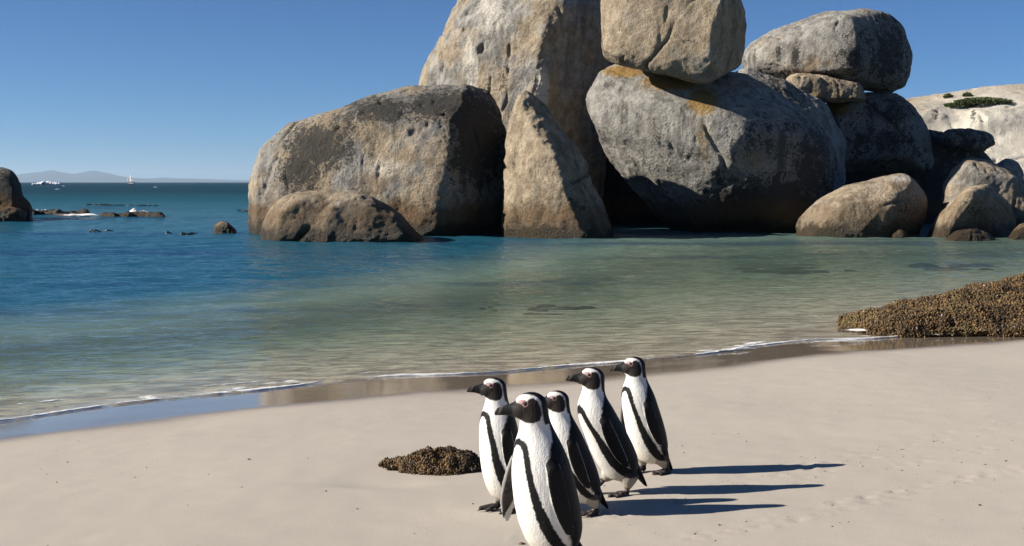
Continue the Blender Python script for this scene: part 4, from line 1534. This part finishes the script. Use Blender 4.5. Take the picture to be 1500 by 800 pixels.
# ---------------------------------------------------------------- scrub on the rock slope
LEAF = plain('scrub_leaf', (0.055, 0.075, 0.022), 0.6, 0.3, None, 0, 0.5)
TWIG = plain('scrub_stem', (0.06, 0.045, 0.03), 0.8, 0.2)
def scrub(label, px, py, Y, w, h, n, seed, group='scrub on the rock slope'):
    r = np.random.default_rng(seed)
    c = at(px, py, Y)
    dg = bpy.context.evaluated_depsgraph_get()
    root = bpy.data.objects.new('shrub', None)
    COL.objects.link(root)
    root.location = c
    V, Fc = [], []
    for _ in range(n):
        a = r.uniform(0, 2 * PI)
        q = math.sqrt(r.uniform(0, 1))
        p = np.array([w * q * math.cos(a), w * .5 * q * math.sin(a), h * r.uniform(-.1, 1) * (1 - .55 * q * q)])
        d1, d2 = r.normal(size=3), r.normal(size=3)
        d1 /= np.linalg.norm(d1)
        d2 -= d1 * (d1 @ d2)
        d2 /= np.linalg.norm(d2)
        s = r.uniform(.04, .085)
        o = len(V)
        V += [p - d1 * s, p + d2 * s * .5, p + d1 * s, p - d2 * s * .5]
        Fc.append((o, o + 1, o + 2, o + 3))
    link('foliage', mesh_from('foliage', V, Fc, False), LEAF, parent=root)
    st = [tube([(r.uniform(-w, w) * .6, 0, -.25), (r.uniform(-w, w) * .7, r.uniform(-.2, .2), h * .7)], [.03, .012], 6) for _ in range(6)]
    v, f = join(st)
    link('stem', mesh_from('stem', v, f), TWIG, parent=root)
    return tag(root, label, 'shrub', group)
SLOPE = next(o for o in bpy.data.objects if o.name.startswith('rock_slope'))
bpy.context.view_layer.update()
def on_slope(px, py):
    hit = SLOPE.ray_cast(cam.location, ray(px, py).normalized())
    return hit[1].y if hit[0] else 67.0
for lab, px, py, w, h, n in (('wide low green shrub mat on the crest of the pale rock slope', 1440, 152, 1.5, .35, 2600), ('smaller green shrub just left of the wide shrub mat', 1404, 156, .8, .22, 900),
                             ('tiny dark shrub on the skyline at the left of the slope', 1389, 143, .25, .2, 260), ('tiny dark shrub on the skyline between the other tiny one and the shrub mat', 1417, 141, .25, .22, 260)):
    scrub(lab, px, py, on_slope(px, py), w, h, n, px)
x_ = at(1160, 36, 51.0)
# ---------------------------------------------------------------- mountains across the bay, and the air between
def mountains():
    Y = 24000.0
    xs = np.linspace(-9600, 3000, 260)
    rows = 14
    V = []
    prof = np.interp(F * xs / Y + 750, [-400, 0, 20, 45, 75, 110, 140, 165, 190, 215, 240, 290, 340, 420, 700], [10, 11, 9, 13, 17, 13, 17, 13, 8, 6, 7, 5, 4, 2, 0])
    for j in range(rows):
        t = j / (rows - 1)
        y = Y + t * 5200
        hh = math.sin(PI * t) ** .8 if 0 < t < 1 else 0
        n = fbm(np.stack([xs / 700, np.full_like(xs, t * 3.1), xs * 0], 1), 4)
        z = prof / F * (Y + 2600) * hh * (1 + .22 * n) - 4
        V.append(np.stack([xs * y / Y, np.full_like(xs, y), z], 1))
    V = np.stack(V, 0).reshape(-1, 3)
    i = np.arange(rows * len(xs)).reshape(rows, len(xs))
    Fc = np.stack([i[:-1, :-1], i[:-1, 1:], i[1:, 1:], i[1:, :-1]], -1).reshape(-1, 4)
    o = link('mountains', mesh_from('mountains', V, Fc), plain('mountain_scrub', (0.035, 0.038, 0.040), 0.9, 0.1))
    return tag(o, 'low hazy mountains across the bay', 'mountains', kind='structure')
mountains()

def haze():
    lo, hi = Vector((-41000, -500, -14.0)), Vector((41000, 43000, 330.0))
    V = [(x, y, z) for x in (lo.x, hi.x) for y in (lo.y, hi.y) for z in (lo.z, hi.z)]
    Fc = [(0, 1, 3, 2), (4, 6, 7, 5), (0, 4, 5, 1), (2, 3, 7, 6), (0, 2, 6, 4), (1, 5, 7, 3)]
    me = bpy.data.meshes.new('haze')
    me.from_pydata(V, [], Fc)
    me.update()
    t = NT('haze')
    nd = t.n('ShaderNodeVolumePrincipled')
    nd.inputs['Color'].default_value = (0.60, 0.80, 1.0, 1)
    nd.inputs['Density'].default_value = 4.2e-5
    nd.inputs['Anisotropy'].default_value = 0.2
    t.t.links.new(nd.outputs[0], t.out.inputs['Volume'])
    o = link('haze', me, t.m)
    return tag(o, 'thin blue sea air over the bay', 'haze', kind='stuff')
haze()

# ---------------------------------------------------------------- shell bits and specks on the sand
def specks():
    r = np.random.default_rng(77)
    iv, fi = ico()
    V, Fc, S = [], [], []
    n = 0
    for k in range(420):
        if k < 150:
            t = tracks[r.integers(len(tracks))]
            x, y = t[0] + r.normal() * .10, t[1] + r.normal() * .08
        else:
            x, y = r.uniform(-4.0, 4.2), r.uniform(3.9, 10.5)
            if offshore(x, y) > -1.5:
                continue
        sz = r.lognormal(-5.75, .45)
        z = sand_z(x, y)
        rot = Matrix.Rotation(r.uniform(0, 6.28), 3, 'Z')
        sc = np.array([1.0, r.uniform(.4, .9), r.uniform(.25, .6)]) * sz
        pts = (iv * sc) @ np.array(rot).T + np.array([x, y, z + sc[2] * .4])
        V.append(pts)
        Fc.append(fi + n)
        n += len(iv)
        S.append(np.full(len(iv), r.choice([.05, .2, .5, .97], p=[.45, .3, .15, .10])))
    me = mesh_from('beach_specks', np.concatenate(V), np.concatenate(Fc))
    point_float(me, 'shade', np.concatenate(S))
    tag(link('beach_specks', me, SHELLS), 'scattered specks of shell and weed on the dry sand', 'shell bits', kind='stuff')
specks()
